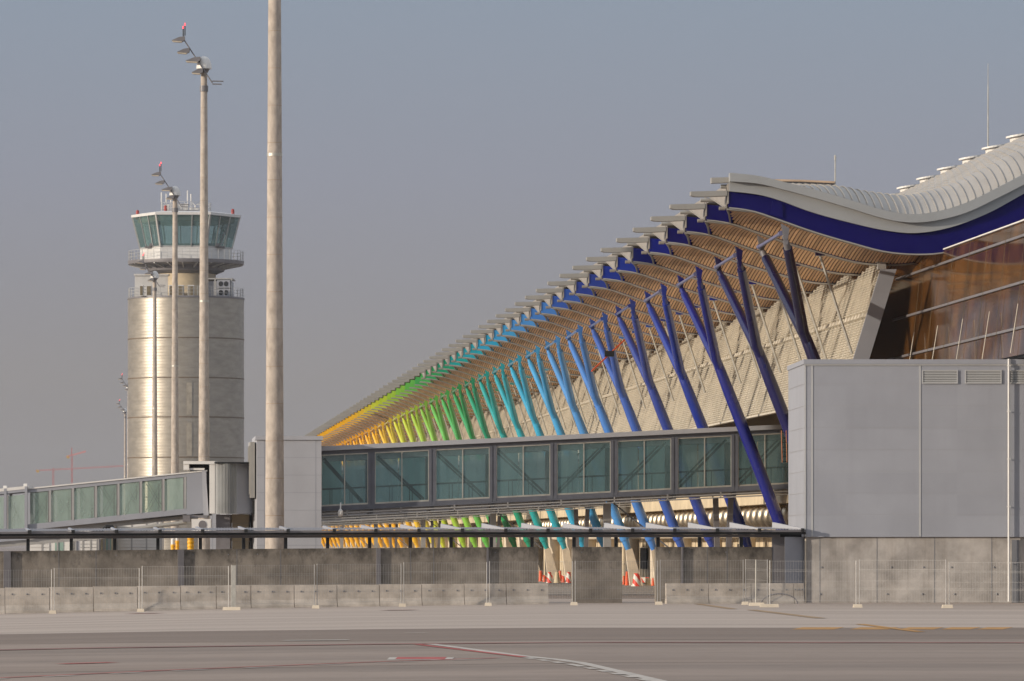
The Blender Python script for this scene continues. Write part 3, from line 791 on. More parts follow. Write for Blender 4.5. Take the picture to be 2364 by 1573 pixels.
# ================================================================ canopy on top of the wall
can = thing('wall_canopy', 'long low corrugated canopy with a black edge beam standing on the concrete wall', 'canopy', wp(0))
C0 = can.location.copy()
ctop = lin([(-60, 1227), (0, 1226), (500, 1223.5), (1000, 1222), (1860, 1221.5)])
def cz(px, off): return EYE+(HY-ctop(px)-off)*yw(px)/F
def cstrip(z0, z1, b0, b1, xa=-70, xb=1856):
    mb = MB(); rows = []
    for i in range(60):
        x = lerp(xa, xb, i/59)
        rows.append([wp(x, cz(x, z0), b0)-C0, wp(x, cz(x, z1), b0)-C0, wp(x, cz(x, z1), b1)-C0, wp(x, cz(x, z0), b1)-C0, wp(x, cz(x, z0), b0)-C0])
    mb.grid(rows)
    for r in (rows[0], rows[-1]): mb.add(r[:4], [(0, 1, 2, 3)])
    return mb
cstrip(7, 2.2, -.62, -.56).build('gutter', M['grey_steel'], can)
cstrip(12.5, 7.05, -.52, -.3).build('edge_beam', M['dark'], can)
cstrip(19, 12.6, -.1, .12, xb=1800).build('carrier_beam', M['grey_steel'], can)
cstrip(19.5, 9, .12, .3, 1745, 1852).build('end_bracket', M['dark'], can)
mb = MB(); rows = []
x = -70; k = 0
while x < 1856:
    z = cz(x, 1.8 if k % 2 else .2)
    rows.append([wp(x, z, -.6)-C0, wp(x, z+.1, .95)-C0]); x += 3.3; k += 1
mb.grid(rows); mb.build('corrugated_roof', M['grey_steel'], can)
posts = [-36, 65, 165, 265, 365, 463, 563, 660, 757, 854, 948, 1042, 1135, 1229, 1326, 1423, 1520, 1616, 1712]
pm = [(p-.0) for p in posts]
for px in pm:
    mb = MB(); h = 3.6
    mb.hexa([wp(px-h, wz(px)-.02, .02)-C0, wp(px+h, wz(px)-.02, .02)-C0, wp(px+h, wz(px)-.02, .16)-C0, wp(px-h, wz(px)-.02, .16)-C0,
             wp(px-h, cz(px, 13), .02)-C0, wp(px+h, cz(px, 13), .02)-C0, wp(px+h, cz(px, 13), .16)-C0, wp(px-h, cz(px, 13), .16)-C0])
    mb.build('post', M['dark'], can)
for i in range(20):
    px = [-36, 65, 165, 265, 365, 463, 563, 660, 766, 862, 961, 1061, 1161, 1258, 1356, 1453, 1550, 1648, 1745, 1845][i]
    ln = lin([(0, 10), (700, 20), (1000, 44), (1300, 60), (1850, 64)])(px)*yw(px)/F
    hz = lin([(0, .10), (700, .14), (1200, .24), (1850, .27)])(px)
    a = wp(px, cz(px, 2.0), -.6)-C0; b = a+Vector((-ln, .85, 0)); mb = MB(); w = .045
    mb.hexa([a+Vector((-w, 0, .03)), a+Vector((w, 0, .03)), b+Vector((w, 0, .05)), b+Vector((-w, 0, .05)),
             a+Vector((-w, 0, .07)), a+Vector((w, 0, .07)), b+Vector((w, 0, hz+.05)), b+Vector((-w, 0, hz+.05))])
    br = mb.build('roof_arm', M['clad'], can)
    mb = MB(); q = wp(px, cz(px, 6.5), -.75)-C0
    mb.box(q.x-.07, q.x+.07, q.y, q.y+.1, q.z, q.z+.14); mb.build('arm_end', M['dark'], br)

# ================================================================ jersey barriers
def jersey(a, b, zt, lab, grp):
    pa, pb = [Vector((xz(q, yj(q))[0], yj(q), xz(.5*(a+b), yj(q))[1])) for q in (a, b)]
    d = (pb-pa); d.z = 0; L = d.length; d.normalize(); n = Vector((-d.y, d.x, 0))
    ang = math.atan2(d.y, d.x)
    poly = [(-.24, 0), (.24, 0), (.22, .10), (.10, .33), (.075, zt), (-.075, zt), (-.10, .33), (-.22, .10)]
    t = thing('road_barrier', lab, 'barrier', pa, ang, grp)
    mb = MB(); mb.prism(poly, lambda p, q, s: (s, p+.24, q), .012, L-.012)
    mb.build('body', M['conc'], t)
    for i in range(3):
        mb = MB(); x = L*(i+.5)/3; mb.box(x-.03, x+.03, .13, .18, zt-.3, zt-.24); mb.build('hole', M['seam_dark'], t)
jx = [-90, 12, 115, 216, 318, 418, 500, 580, 680, 779, 877, 975, 1073, 1170, 1268]
nn = len(jx)-1
for i in range(nn):
    x = .5*(jx[i]+jx[i+1]); hpx = lin([(0, 60.5), (400, 56), (800, 51), (1250, 48.5)])(x)
    lab = 'weathered concrete road barrier at the first gap, last of the long row' if i == nn-1 else \
          'weathered concrete road barrier, %s from the left end of the long row' % ORD[i]
    jersey(jx[i], jx[i+1], hpx*yj(x)/F, lab, 'concrete barriers in the long row')
jr = [1539, 1637, 1736, 1834, 1858]
for i, s in enumerate(('smooth concrete barrier at the left end of the short row by the second gap', 'smooth concrete barrier left of the turned fence panel',
                       'smooth concrete barrier behind the turned fence panel', 'short concrete barrier stub touching the annex building corner')):
    jersey(jr[i], jr[i+1], 47.5*yj(jr[i])/F, s, 'concrete barriers in the short row')

# ================================================================ temporary fence
def fpt(px, py): return G(px, py)
def panel(pa, pb, za, zb, lab, wires=34):
    d = pb-pa; d.z = 0; L = d.length; ang = math.atan2(d.y, d.x)
    t = thing('mesh_fence', lab, 'fence panel', pa, ang, 'temporary fence panels')
    H = .5*(za+zb)
    for x in (.06, L-.06):
        mb = MB(); mb.tube((x, 0, .08), (x, 0, H), .016, n=8); mb.build('post', M['pale_steel'], t)
    mb = MB()
    for i in range(wires):
        x = .06+(L-.12)*i/(wires-1)
        mb.bar((x, 0, .22), (x, 0, H-.01), .0048, .0048)
    for z in (.24, .24+(H-.3)*.28, .24+(H-.3)*.5, .24+(H-.3)*.75, H-.03):
        mb.bar((.06, .004, z), (L-.06, .004, z), .006, .006)
    for zq in (.24+(H-.3)*.28, .24+(H-.3)*.75):
        mb.bar((.06, -.02, zq+.06), (L-.06, -.02, zq+.06), .007, .007)
    mb.build('mesh', M['pale_steel'], t)
    return t
fx = [(-78, 1421.5, 1314), (122, 1416, 1312.5), (325, 1412, 1306.5), (531, 1408, 1303), (729, 1404, 1301.5), (929, 1400, 1299), (1127, 1398, 1295.5), (1325, 1396.5, 1295.5),
      (1521, 1395.5, 1294), (1719, 1395, 1291)]
fl = ['first from the left, cut by the picture edge', 'second from the left, below the far cranes', 'third from the left, before the double post', 'fourth from the left, below the thick mast',
      'fifth from the left, below the orange columns', 'sixth from the left, below the yellow and lime columns', 'seventh, crossing the first gap', 'eighth, before the free standing wall panel',
      'ninth, from the second gap to the turned panel']
def hh(i):
    p = fpt(fx[i][0], fx[i][1]); return (fx[i][1]-fx[i][2])*p.y/F
for i in range(len(fx)-1):
    a, b = fpt(*fx[i][:2]), fpt(*fx[i+1][:2])
    panel(a, b, hh(i), hh(i+1), 'galvanised mesh fence panel, '+fl[i])
def one(pxa, pya, pxb, pyb, tya, lab):
    a, b = fpt(pxa, pya), fpt(pxb, pyb); h = (pya-tya)*a.y/F
    return panel(a, b, h, h, lab)
one(1721, 1394.6, 1772, 1400, 1291, 'galvanised mesh fence panel turned towards the viewer')
one(1774, 1400.5, 1980, 1401, 1294, 'galvanised mesh fence panel before the left part of the annex base')
one(1981, 1401, 2187, 1402, 1292, 'galvanised mesh fence panel before the middle of the annex base')
one(2188, 1402, 2396, 1403, 1297, 'galvanised mesh fence panel at the right picture edge')
def foot(px, py, w, lab, ang=0.0, dm=.34):
    p = fpt(px, py); mb = MB(); h = .13
    x, y = w/2, dm/2
    mb.hexa([(-x, -y, 0), (x, -y, 0), (x, y, 0), (-x, y, 0), (-x+.02, -y+.05, h), (x-.02, -y+.05, h), (x-.02, y-.05, h), (-x+.02, y-.05, h)])
    o = mb.build('concrete_block', M['conc_pier'], None, (p.x, p.y, p.z+.006)); o.rotation_euler = (0, 0, ang)
    tag(o, lab, 'concrete block', 'concrete feet of the fence')
fn = ['below the far cranes', 'below the left boarding bridge', '', 'right of the thick mast', 'below the orange columns', 'below the lime columns', 'left of the free standing wall panel', 'at the second gap']
for i in range(1, 9):
    px, py = fx[i][0], fx[i][1]
    if i == 3: foot(px+4, py+1.5, .72, 'long cream concrete fence foot under the double post', 0); continue
    foot(px, py+1.5, .30, 'small cream concrete fence foot '+fn[i-1])
foot(1720, 1397, .28, 'small concrete fence foot at the back end of the turned panel')
foot(1747, 1399.4, .62, 'flat concrete fence foot in the middle of the turned panel')
foot(1776, 1402.8, .74, 'flat concrete fence foot at the front end of the turned panel')
foot(1980, 1403.5, .36, 'small concrete fence foot left of the annex middle')
foot(2187, 1404.5, .42, 'small concrete fence foot near the drainpipe')
p = fpt(539, 1408.5); mb = MB(); mb.box(-.09, .09, -.02, .02, .1, 1.78)
o = mb.build('fence_post', M['galv'], None, p); tag(o, 'wide flat double fence post on the long concrete foot', 'post')
p = fpt(1745, 1398); mb = MB(); mb.tube((0, 0, .1), (0, 0, 1.85), .025, n=8)
o = mb.build('fence_post', M['galv'], None, p, smooth=40); tag(o, 'single thin post in the middle of the turned fence panel', 'post')
a = fpt(1757, 1396); mb = MB()
mb.path([Vector((.75*math.cos(t)+.75, 0, .42*math.sin(t)+.02)) for t in [PI*i/14 for i in range(15)]], .025, 8)
o = mb.build('cable', M['grey_steel'], None, a, smooth=60); tag(o, 'grey cable bent into an arch beside the turned fence panel', 'cable')

# ================================================================ striped cones and boards by the column feet
def stripes(name, c1, c2, per, vert=False):
    m = bpy.data.materials.new(name); m.use_nodes = True; nt = m.node_tree; N = nt.nodes; L = nt.links
    b = N['Principled BSDF']; b.inputs['Roughness'].default_value = .5
    tc = N.new('ShaderNodeTexCoord'); sp = N.new('ShaderNodeSeparateXYZ'); L.new(tc.outputs['Object'], sp.inputs[0])
    ad = N.new('ShaderNodeMath'); ad.operation = 'MULTIPLY_ADD'; ad.inputs[1].default_value = .0 if vert else .75
    L.new(sp.outputs[2], ad.inputs[0])
    if vert: ad.inputs[1].default_value = 1.0; ad.inputs[2].default_value = 100
    else: L.new(sp.outputs[0], ad.inputs[2])
    md = N.new('ShaderNodeMath'); md.operation = 'PINGPONG'; md.inputs[1].default_value = per; L.new(ad.outputs[0], md.inputs[0])
    gt = N.new('ShaderNodeMath'); gt.operation = 'GREATER_THAN'; gt.inputs[1].default_value = per/2; L.new(md.outputs[0], gt.inputs[0])
    mx = N.new('ShaderNodeMix'); mx.data_type = 'RGBA'; mx.inputs[6].default_value = S(c1)+[1]; mx.inputs[7].default_value = S(c2)+[1]
    L.new(gt.outputs[0], mx.inputs[0]); L.new(mx.outputs[2], b.inputs['Base Color'])
    return m
STR = stripes('red_white_stripes', 'd63a20', 'd8d2c6', .3)
ZR = -.5
def cone(px, pyb, pyt, wb, wt, mt, lab, tilt=0.0):
    Y = (EYE-ZR)*F/(pyb-HY); s = Y/F; h = (pyb-pyt)*s
    mb = MB(); mb.lathe((0, 0, 0), [(wb*s*.62, 0), (wb*s*.62, .05), (wb*s*.5, .06), (wt*s*.5, h*.97), (wt*s*.42, h)], 18)
    o = mb.build('traffic_cone', mt, None, ((px-CX)*s, Y, ZR+.005), smooth=40); o.rotation_euler = (0, tilt, rnd.uniform(-1, 1))
    tag(o, lab, 'cone', 'cones and drums by the column feet')
cone(1248, 1343, 1318, 9, 7, M['orange'], 'plain red drum at the left edge of the first gap')
cone(1257, 1344, 1329, 8, 4, M['orange'], 'small red cone between the red drum and the striped cone')
cone(1269, 1346, 1321, 14, 7, STR, 'red and white striped cone left of the beige cone')
cone(1286, 1346, 1321, 16, 8, M['cone_beige'], 'plain beige cone in the first gap')
cone(1293, 1342, 1318, 7, 6, M['orange'], 'red drum just behind the beige cone')
cone(1301, 1345, 1330, 9, 4, M['orange'], 'small red cone right of the beige cone')
cone(1313, 1346, 1321, 12, 9, STR, 'striped cone at the right side of the first gap')
cone(1447, 1352, 1320, 8, 5, M['orange'], 'tall red cone at the left side of the second gap')
cone(1440, 1350, 1330, 6, 5, M['orange'], 'short red drum at the left edge of the second gap')
cone(1470, 1354, 1324, 22, 13, STR, 'large red and white striped cone in the middle of the second gap')
cone(1496, 1352, 1335, 13, 11, M['cone_beige'], 'low beige block cone in the second gap')
cone(1508, 1353, 1335, 8, 7, M['orange'], 'red drum at the right edge of the second gap')
def board(px, pyb, w, h, lab, ang=0.0, tilt=0.0):
    Y = (EYE-ZR)*F/(pyb-HY); s = Y/F
    mb = MB(); mb.box(-w*s/2, w*s/2, -.03, .03, .12, .12+h*s); mb.box(-w*s/2+.05, -w*s/2+.12, -.2, .2, 0, .12); mb.box(w*s/2-.12, w*s/2-.05, -.2, .2, 0, .12)
    o = mb.build('striped_board', STR, None, ((px-CX)*s, Y, ZR+.005)); o.rotation_euler = (0, tilt, ang)
    tag(o, lab, 'barrier board')
board(1263, 1340.5, 26, 9, 'low striped board behind the striped cone in the first gap', .2)
board(1303, 1340.5, 22, 9, 'low striped board behind the small red cone in the first gap', -.2)
board(1456, 1349, 22, 12, 'low striped board left behind the large striped cone', .2)
board(1487, 1349, 24, 12, 'low striped board right behind the large striped cone', -.25)
board(1503, 1347, 10, 20, 'upright striped board leaning beside the beige block', 0, .3)
# ================================================================ floodlight masts in a row
MH = 45.0
def mast_proto():
    t = thing('floodlight_mast', 'm', 'mast', (0, 0, 0), 0, 'concrete floodlight masts in a row')
    mb = MB(); n = 15
    mb.path([(0, 0, lerp(-.5, MH-1.6, i/n)) for i in range(n+1)], [lerp(.535, .27, i/n) for i in range(n+1)], 28)
    mb.build('pole', M['mast'], t, smooth=40)
    mb = MB()
    for i in range(1, 22):
        z = i*2.0; r = lerp(.535, .27, z/(MH-1.6))+.003; mb.lathe((0, 0, z), [(r, 0), (r, .03)], 24)
    mb.build('joint', mat('mast_joint', 'a08c78', .85), t)
    mb = MB(); mb.lathe((0, 0, MH-1.65), [(.66, 0), (.66, .1), (.62, .45), (.5, .8), (.3, 1.02), (.05, 1.1)], 24); mb.build('dome', M['white'], t, smooth=60)
    mb = MB(); mb.lathe((0, 0, MH-2.0), [(.3, 0), (.5, .34)], 20); mb.lathe((0, 0, MH-3.6), [(.36, 0), (.36, .5)], 16); mb.build('head_ring', M['grey_steel'], t)
    mb = MB()
    for dy in (-.7, -.5):
        mb.tube((-1.75, dy, MH+.9), (.75, dy, MH-2.9), .055, n=8)
    for s in (.1, .35, .62, .9):
        a = Vector((lerp(-1.75, .75, s), 0, lerp(MH+.9, MH-2.9, s))); mb.bar(a+Vector((0, -.85, 0)), a+Vector((0, .5, 0)), .07, .07)
    mb.build('carriage', M['grey_steel'], t)
    for (x, z, L) in ((-1.95, MH+.75, 1.1), (-1.55, MH-.25, 1.05), (-.62, MH-1.0, 1.25), (-.4, MH-2.0, .95)):
        mb = MB()
        mb.prism([(0, .0), (0, .32), (-.45*L, .25), (-L, -.02), (-L, -.06), (-.2, -.12)], lambda p, q, s: (x+.35+p, s, z+q), -1.0, -.35)
        f = mb.build('floodlight', M['grey_steel'], t)
        mb = MB(); mb.prism([(-.22, -.125), (-L, -.066), (-L*.95, -.14), (-.3, -.2)], lambda p, q, s: (x+.35+p, s, z+q), -.98, -.37); mb.build('lens', M['conc_pier'], f)
    for z, L in ((MH-2.75, .95), (MH-3.0, .8)):
        mb = MB(); mb.bar((.75, -.6, z), (.75+L, -.6, z-.02), .3, .08); mb.build('floodlight', M['grey_steel'], t)
    for x, z in ((-1.75, MH+1.0), (-1.6, MH+1.25)):
        mb = MB(); mb.tube((x, -.6, z-.1), (x, -.6, z+.75), .05, n=8); r = mb.build('lamp_stem', M['dark'], t)
        mb = MB(); mb.lathe((x, -.6, z+.75), [(.05, 0), (.06, .1), (.03, .24)], 10); mb.build('lamp', M['lamp_red'], r)
    mb = MB(); mb.lathe((0, 0, 23.3), [(.415, 0), (.415, .16)], 24); mb.build('band', M['galv'], t)
    return t
mp = mast_proto()
def mast_at(px, py): # mast whose dome top is at the photo pixel
    Y = (MH-EYE-.55)*F/(HY-py); return ((px-CX)*Y/F, Y, 0)
ml = ['thickest concrete mast, rising out of the picture before the white tower', 'tall concrete mast with a white dome standing out against the sky', 'concrete mast with a dome before the glass cab of the control tower',
      'slim concrete mast with its dome below the control tower balcony', 'far mast whose lamp head sticks out left of the tower, higher one', 'far mast whose lamp head sticks out left of the tower, lower one']
Y1 = 272.0
locs = [((634-CX)*Y1/F, Y1, 0), mast_at(471, 130), mast_at(404, 430), mast_at(357, 626), mast_at(297, 887), mast_at(289, 943)]
for i, (l, s) in enumerate(zip(locs, ml)):
    if i == 0: mp.location = l; mp['label'] = s
    else: dup(mp, l, 0.0, s)

# ================================================================ control tower
YT = 1020.0; s = YT/F
tc_ = P(429.5, HY, YT); tc_.z = -.5
tw = thing('control_tower', 'round control tower of corrugated metal with a flared glass cab', 'tower', tc_)
def tz(py): return EYE+(HY-py)*s+.5
Rt = 134*s
mb = MB(); prof = []
z = 0; zt = tz(693)
while z < zt-.01:
    prof += [(Rt, z), (Rt-.014, z+.28), (Rt-.014, z+.34), (Rt, z+.56)]; z += .6
mb.lathe((0, 0, 0), prof+[(Rt, zt)], 72); mb.build('shaft', M['tower'], tw, smooth=25)
for py in (785, 876, 966, 1058, 1149):
    mb = MB(); mb.lathe((0, 0, tz(py)), [(Rt+.06, -.12), (Rt+.06, .12)], 72); mb.build('joint_ring', mat('tower_joint', '6a5a48', .6), tw, smooth=30)
mb = MB(); mb.lathe((0, 0, zt), [(Rt+.12, 0), (Rt+.12, .35), (Rt-.2, .36)], 72); mb.build('terrace_edge', M['grey_steel'], tw, smooth=30)
def railing(name, r, z, h, n):
    mb = MB()
    for i in range(n):
        a = 2*PI*i/n; mb.tube((r*math.cos(a), r*math.sin(a), z), (r*math.cos(a), r*math.sin(a), z+h), .045, n=5)
    for q in (.35, .68, 1.0):
        pts = [(r*math.cos(2*PI*i/48), r*math.sin(2*PI*i/48), z+h*q) for i in range(49)]; mb.path(pts, .035, 5, False)
    mb.build(name, M['rail'], tw, smooth=60)
railing('terrace_railing', Rt-.15, zt+.36, 1.9, 48)
mb = MB(); mb.lathe((0, 0, zt), [(6.0, .3), (6.0, tz(628)-zt)], 40); mb.build('core', M['tan'], tw, smooth=40)
mb = MB(); mb.box(-114*s, -38*s, -5, 3, zt+.36, tz(640)); mb.box(-116*s, -36*s, -5.3, 3.3, tz(640), tz(636)); mb.build('plant_room', M['tower_w'], tw)
mb = MB(); mb.box(20*s, 108*s, -4, 3, zt+.36, tz(652)); mb.build('plant_room', M['clad'], tw)
mb = MB(); mb.box(12*s, 112*s, -4.6, 3.4, tz(648), tz(645))
for q in (70, 108): mb.bar((q*s, -4.5, zt+.3), (q*s, -4.5, tz(646)), .25, .25)
mb.build('duct_frame', M['rail'], tw)
for zz in (648, 668):
    mb = MB(); mb.box(75*s, 105*s, -5.6, -4.1, tz(zz+20), tz(zz+2)); u = mb.build('cooling_unit', M['clad'], tw)
    for q in (84, 96):
        mb = MB()
        mb.prism([(math.cos(2*PI*i/16)*.44, math.sin(2*PI*i/16)*.52) for i in range(16)], lambda a, b, t: (q*s+a, t, tz(zz+11)+b), -5.66, -5.61); mb.build('fan', M['dark'], u)
for q, w in ((-95, 9), (-78, 12), (-25, 14), (-5, 14), (18, 14), (42, 10)):
    mb = MB(); mb.box((q-w/2)*s, (q+w/2)*s, -9.6, -8.2, zt+.36, tz(664)); mb.build('rooftop_box', M['tower_w'], tw)
    mb = MB(); mb.box((q-w/2+1.5)*s, (q+w/2-1.5)*s, -9.66, -9.61, zt+.5, tz(666.5)); mb.build('rooftop_grille', M['tan_dark'], tw)
# balcony dish
mb = MB(); mb.lathe((0, 0, 0), [(6.2, tz(634)), (88*s, tz(627)), (92*s, tz(617)), (133*s, tz(612)), (134*s, tz(607)), (134*s, tz(604)), (110*s, tz(603))], 56); mb.build('balcony', M['grey_steel'], tw, smooth=25)
railing('balcony_railing', 132.5*s, tz(604), 2.0, 48)
mb = MB()
for i in range(24):
    a = 2*PI*i/24; c, d = math.cos(a), math.sin(a); mb.bar((88*s*c, 88*s*d, tz(621)), (131*s*c, 131*s*d, tz(612)), .2, .35)
mb.build('balcony_rib', M['rail'], tw)
NC = 6; A0 = R(-90-30)          # six-sided cab
def hexpt(r, i): a = A0+2*PI*i/NC; return (r*math.cos(a), r*math.sin(a))
R0, R1, R2 = 106*s, 105.5*s, 124*s
def facet(mb, ra, za, rb, zb, i, ta=0.0, tb=1.0):
    def pt(r, z, t):
        p, q = hexpt(r, i), hexpt(r, i+1); return (lerp(p[0], q[0], t), lerp(p[1], q[1], t), z)
    mb.add([pt(ra, za, ta), pt(ra, za, tb), pt(rb, zb, tb), pt(rb, zb, ta)], [(0, 1, 2, 3)])
RX = 1.0
for i in range(NC):
    mb = MB(); facet(mb, R0*RX, tz(604), R0*RX, tz(575), i); mb.build('apron_panel', M['tower_w'], tw)
    for j in range(3):
        mb = MB(); facet(mb, R1*RX, tz(574), R2*RX, tz(502), i, j/3, (j+1)/3); mb.build('cab_window', M['glass_cab'], tw)
mb = MB()
for i in range(NC):
    for j in range(3):
        t = j/3
        a0, b0 = hexpt(R1*RX+.05, i), hexpt(R1*RX+.05, i+1); a1, b1 = hexpt(R2*RX+.05, i), hexpt(R2*RX+.05, i+1)
        mb.bar((lerp(a0[0], b0[0], t), lerp(a0[1], b0[1], t), tz(575)), (lerp(a1[0], b1[0], t), lerp(a1[1], b1[1], t), tz(501)), .34 if j == 0 else .16, .3)
    a, b = hexpt(R1*RX, i), hexpt(R1*RX, i+1); mb.bar((a[0], a[1], tz(574)), (b[0], b[1], tz(574)), .2, .25)
mb.build('cab_mullion', M['pale_steel'], tw)
mb = MB(); q = [hexpt((R2+.25)*RX, i) for i in range(NC)]
mb.add([(x, y, tz(503)) for x, y in q]+[(x, y, tz(497)) for x, y in q]+[(x*.8, y*.8, tz(493)) for x, y in q],
       [tuple(reversed(range(6)))]+[(i, (i+1) % 6, 6+(i+1) % 6, 6+i) for i in range(6)]+[(6+i, 6+(i+1) % 6, 12+(i+1) % 6, 12+i) for i in range(6)]+[tuple(range(12, 18))])
mb.build('cab_roof', M['tower_w'], tw)
mb = MB(); mb.lathe((0, 0, 0), [(R2*.9, tz(516)), (R2*.9, tz(504))], 6, A0); mb.build('sun_blind', M['tan_dark'], tw)
mb = MB(); mb.box(-2.6, -1.6, -.5, .5, tz(574), tz(504)); mb.bar((6, -3, tz(574)), (6, -3, tz(540)), .25, .25)
for q in (3, 5, 7): mb.bar((q, -4, tz(574)), (q+1.2, -4, tz(535)), .12, .12)
for zq in (565, 555, 545): mb.bar((3, -4, tz(zq)), (8, -4, tz(zq)), .1, .1)
mb.box(-8, 8, -5, 5, tz(575), tz(572)); mb.box(-7, 7, -5.5, -4.5, tz(572), tz(566)); mb.build('cab_interior', M['grey_steel'], tw)
mb = MB(); mb.lathe((0, 0, 0), [(58*s*.9, tz(495)), (58*s*.9, tz(489)), (4, tz(488))], 40); mb.build('roof_deck', M['grey_steel'], tw, smooth=30)
mb = MB(); r = 5.0
for i in range(20):
    a = 2*PI*i/20; mb.tube((r*math.cos(a), r*math.sin(a), tz(490)), (r*math.cos(a), r*math.sin(a), tz(470)), .05, n=5)
for zq in (470, 477, 483): mb.path([(r*math.cos(2*PI*i/40), r*math.sin(2*PI*i/40), tz(zq)) for i in range(41)], .04, 5, False)
mb.build('roof_railing', M['rail'], tw)
mb = MB(); mb.box(-2.6, .4, -1, 2, tz(490), tz(471)); mb.box(.8, 2.6, -2, 0, tz(490), tz(481)); mb.box(-3.9, -3.3, -2, -1.4, tz(490), tz(473)); mb.build('roof_box', M['tower_w'], tw)
for q, za, zb in ((-55, 468, 446), (-44, 468, 449), (-33, 468, 449), (5, 466, 442), (13, 466, 450)):
    mb = MB(); mb.tube((q*s, -2, tz(488)), (q*s, -2, tz(za)), .06, n=6); mb.tube((q*s, -2, tz(za)), (q*s, -2, tz(zb)), .13, n=8); mb.build('antenna', M['white'], tw)
mb = MB(); mb.tube((22*s, -1, tz(488)), (22*s, -1, tz(474)), .15, n=6)
for q in (16, 31): mb.bar((22*s, -1, tz(476)), (q*s, -1, tz(470)), .14, .14)
mb.build('antenna', M['white'], tw)
for q, zq in ((-112, 491), (-45, 482), (108, 488)):
    mb = MB(); mb.lathe((q*s, -3 if abs(q) < 60 else 0, tz(zq+7)), [(.3, -.8), (.33, 0), (.33, .75), (.26, 1.0), (.1, 1.1)], 12); mb.build('obstruction_lamp', M['red'], tw, smooth=40)
mb = MB()
for q in (16, 43, 57):      # vertical service strips and foil on the shaft
    a = math.asin(min(.99, q/134)); x, y = math.sin(a)*(Rt+.03), -math.cos(a)*(Rt+.03)
    mb.bar((x, y, tz(1055)), (x, y, tz(980)), 1.0, .1, (x, y, 0)); mb.bar((x, y, tz(962)), (x, y, tz(888)), 1.0, .1, (x, y, 0))
mb.build('shaft_strip', mat('shaft_strip_metal', 'a59b8b', .5, metal=.3), tw)
# ================================================================ tower cranes far behind
YC = 2500.0; s2 = YC/F
def crane(px, pyb, pyj, pyt, jx0, jy0, jx1, jy1, cx, lab, y):
    s = y/F; o = P(px, HY, y); o.z = -.5
    t = thing('tower_crane', lab, 'crane', o); h = lambda py: EYE+.5+(HY-py)*s
    mb = MB(); w = 3.2*s*.5
    for a, b in ((-w, -w), (w, -w), (w, w), (-w, w)): mb.bar((a, b, 0), (a, b, h(pyj)), .32, .32)
    z = 0; k = 0
    while z < h(pyj)-4:
        mb.bar((-w, -w, z), (w, -w, z+4), .25, .25); mb.bar((w, w, z+4), (-w, w, z), .25, .25); z += 4
    mb.build('mast', M['crane_red'], t)
    mb = MB(); mb.bar((-.3, 0, h(pyj)), (0, 0, h(pyt)), .7, .7); mb.build('tower_top', M['crane_red'], t)
    mb = MB(); a = Vector(((jx0-px)*s, 0, h(jy0))); b = Vector(((jx1-px)*s, -6, h(jy1))); n = 24
    for dz in (0, .9): mb.bar(a+Vector((0, 0, dz)), b+Vector((0, 0, dz)), .36, .36)
    for i in range(n): mb.bar(a.lerp(b, i/n), a.lerp(b, (i+.5)/n)+Vector((0, 0, .9)), .15, .15); mb.bar(a.lerp(b, (i+.5)/n)+Vector((0, 0, .9)), a.lerp(b, (i+1)/n), .15, .15)
    mb.build('jib', M['crane_red'], t)
    mb = MB(); c = (cx-px)*s; zc = lerp(h(jy0), h(jy1), (cx-jx0)/(jx1-jx0)); mb.box(c-1.0, c+1.2, -.8, .8, zc-1.3, zc+1.0); mb.build('counterweight', M['crane_yellow'], t)
crane(166, 1258, 1052, 1034, 153, 1056, 200, 1044, 157, 'faded red tower crane with a short jib pointing towards the viewer', 4000)
crane(123, 1258, 1085, 1080, 82, 1088, 286, 1077.5, 87, 'faded red tower crane with a long low jib and yellow counterweight', 4400)
# ================================================================ fixed glass walkways from the terminal to their end towers
M['brace'] = mat('teal_steel', '15272a', .6, var=.05)
UB = 48.3                                     # front face of the nearest walkway
va, za = gp(742, 1031, UB); vb, zb = gp(1700, 985.5, UB)
SLP = (zb-za)/(vb-va)
PM = (U0+UB+1.5)/F                            # metres per photo pixel there
br = thing('glass_walkway', 'b', 'walkway', W(va, UB), TH, 'fixed glass walkways leaving the terminal')
BL = 37.6-va                                  # length up to the facade
BW = 3.4
def zo(x, off): return za+SLP*x-off*PM        # height at x for a photo offset (px) below the roof edge
def sbox(mb, x0, x1, y0, y1, o0, o1):         # box following the ramp: o0 lower offset, o1 upper offset
    mb.hexa([(x0, y0, zo(x0, o0)), (x1, y0, zo(x1, o0)), (x1, y1, zo(x1, o0)), (x0, y1, zo(x0, o0)),
             (x0, y0, zo(x0, o1)), (x1, y0, zo(x1, o1)), (x1, y1, zo(x1, o1)), (x0, y1, zo(x0, o1))])
mb = MB(); sbox(mb, -.05, BL, -.28, BW+.28, 10.5, 0); mb.build('roof', M['white_clad'], br)
mb = MB()
for y in (-.05, BW-.15):
    sbox(mb, 0, BL, y, y+.2, 19, 10.6); sbox(mb, 0, BL, y, y+.2, 147, 138)
    sbox(mb, 0, BL, y-.12, y+.32, 149.5, 147.1)
mb.build('edge_beam', M['slate'], br)
mb = MB(); sbox(mb, 0, BL, .17, BW-.17, 146, 140.5); mb.build('floor', M['grey_steel'], br)
mb = MB(); sbox(mb, 0, BL, .17, BW-.17, 18, 16); mb.build('ceiling', M['white'], br)
mb = MB(); sbox(mb, 0, BL, .25, .45, 34, 20); sbox(mb, 0, BL, BW-.45, BW-.25, 34, 20); mb.build('ceiling_panel', mat('pale_ceiling', 'dfe6e4', .6), br)
bayp = 140*PM; j0 = (857-742)*PM+.0
xs = [j0+bayp*i for i in range(-1, 12)]
k = 0
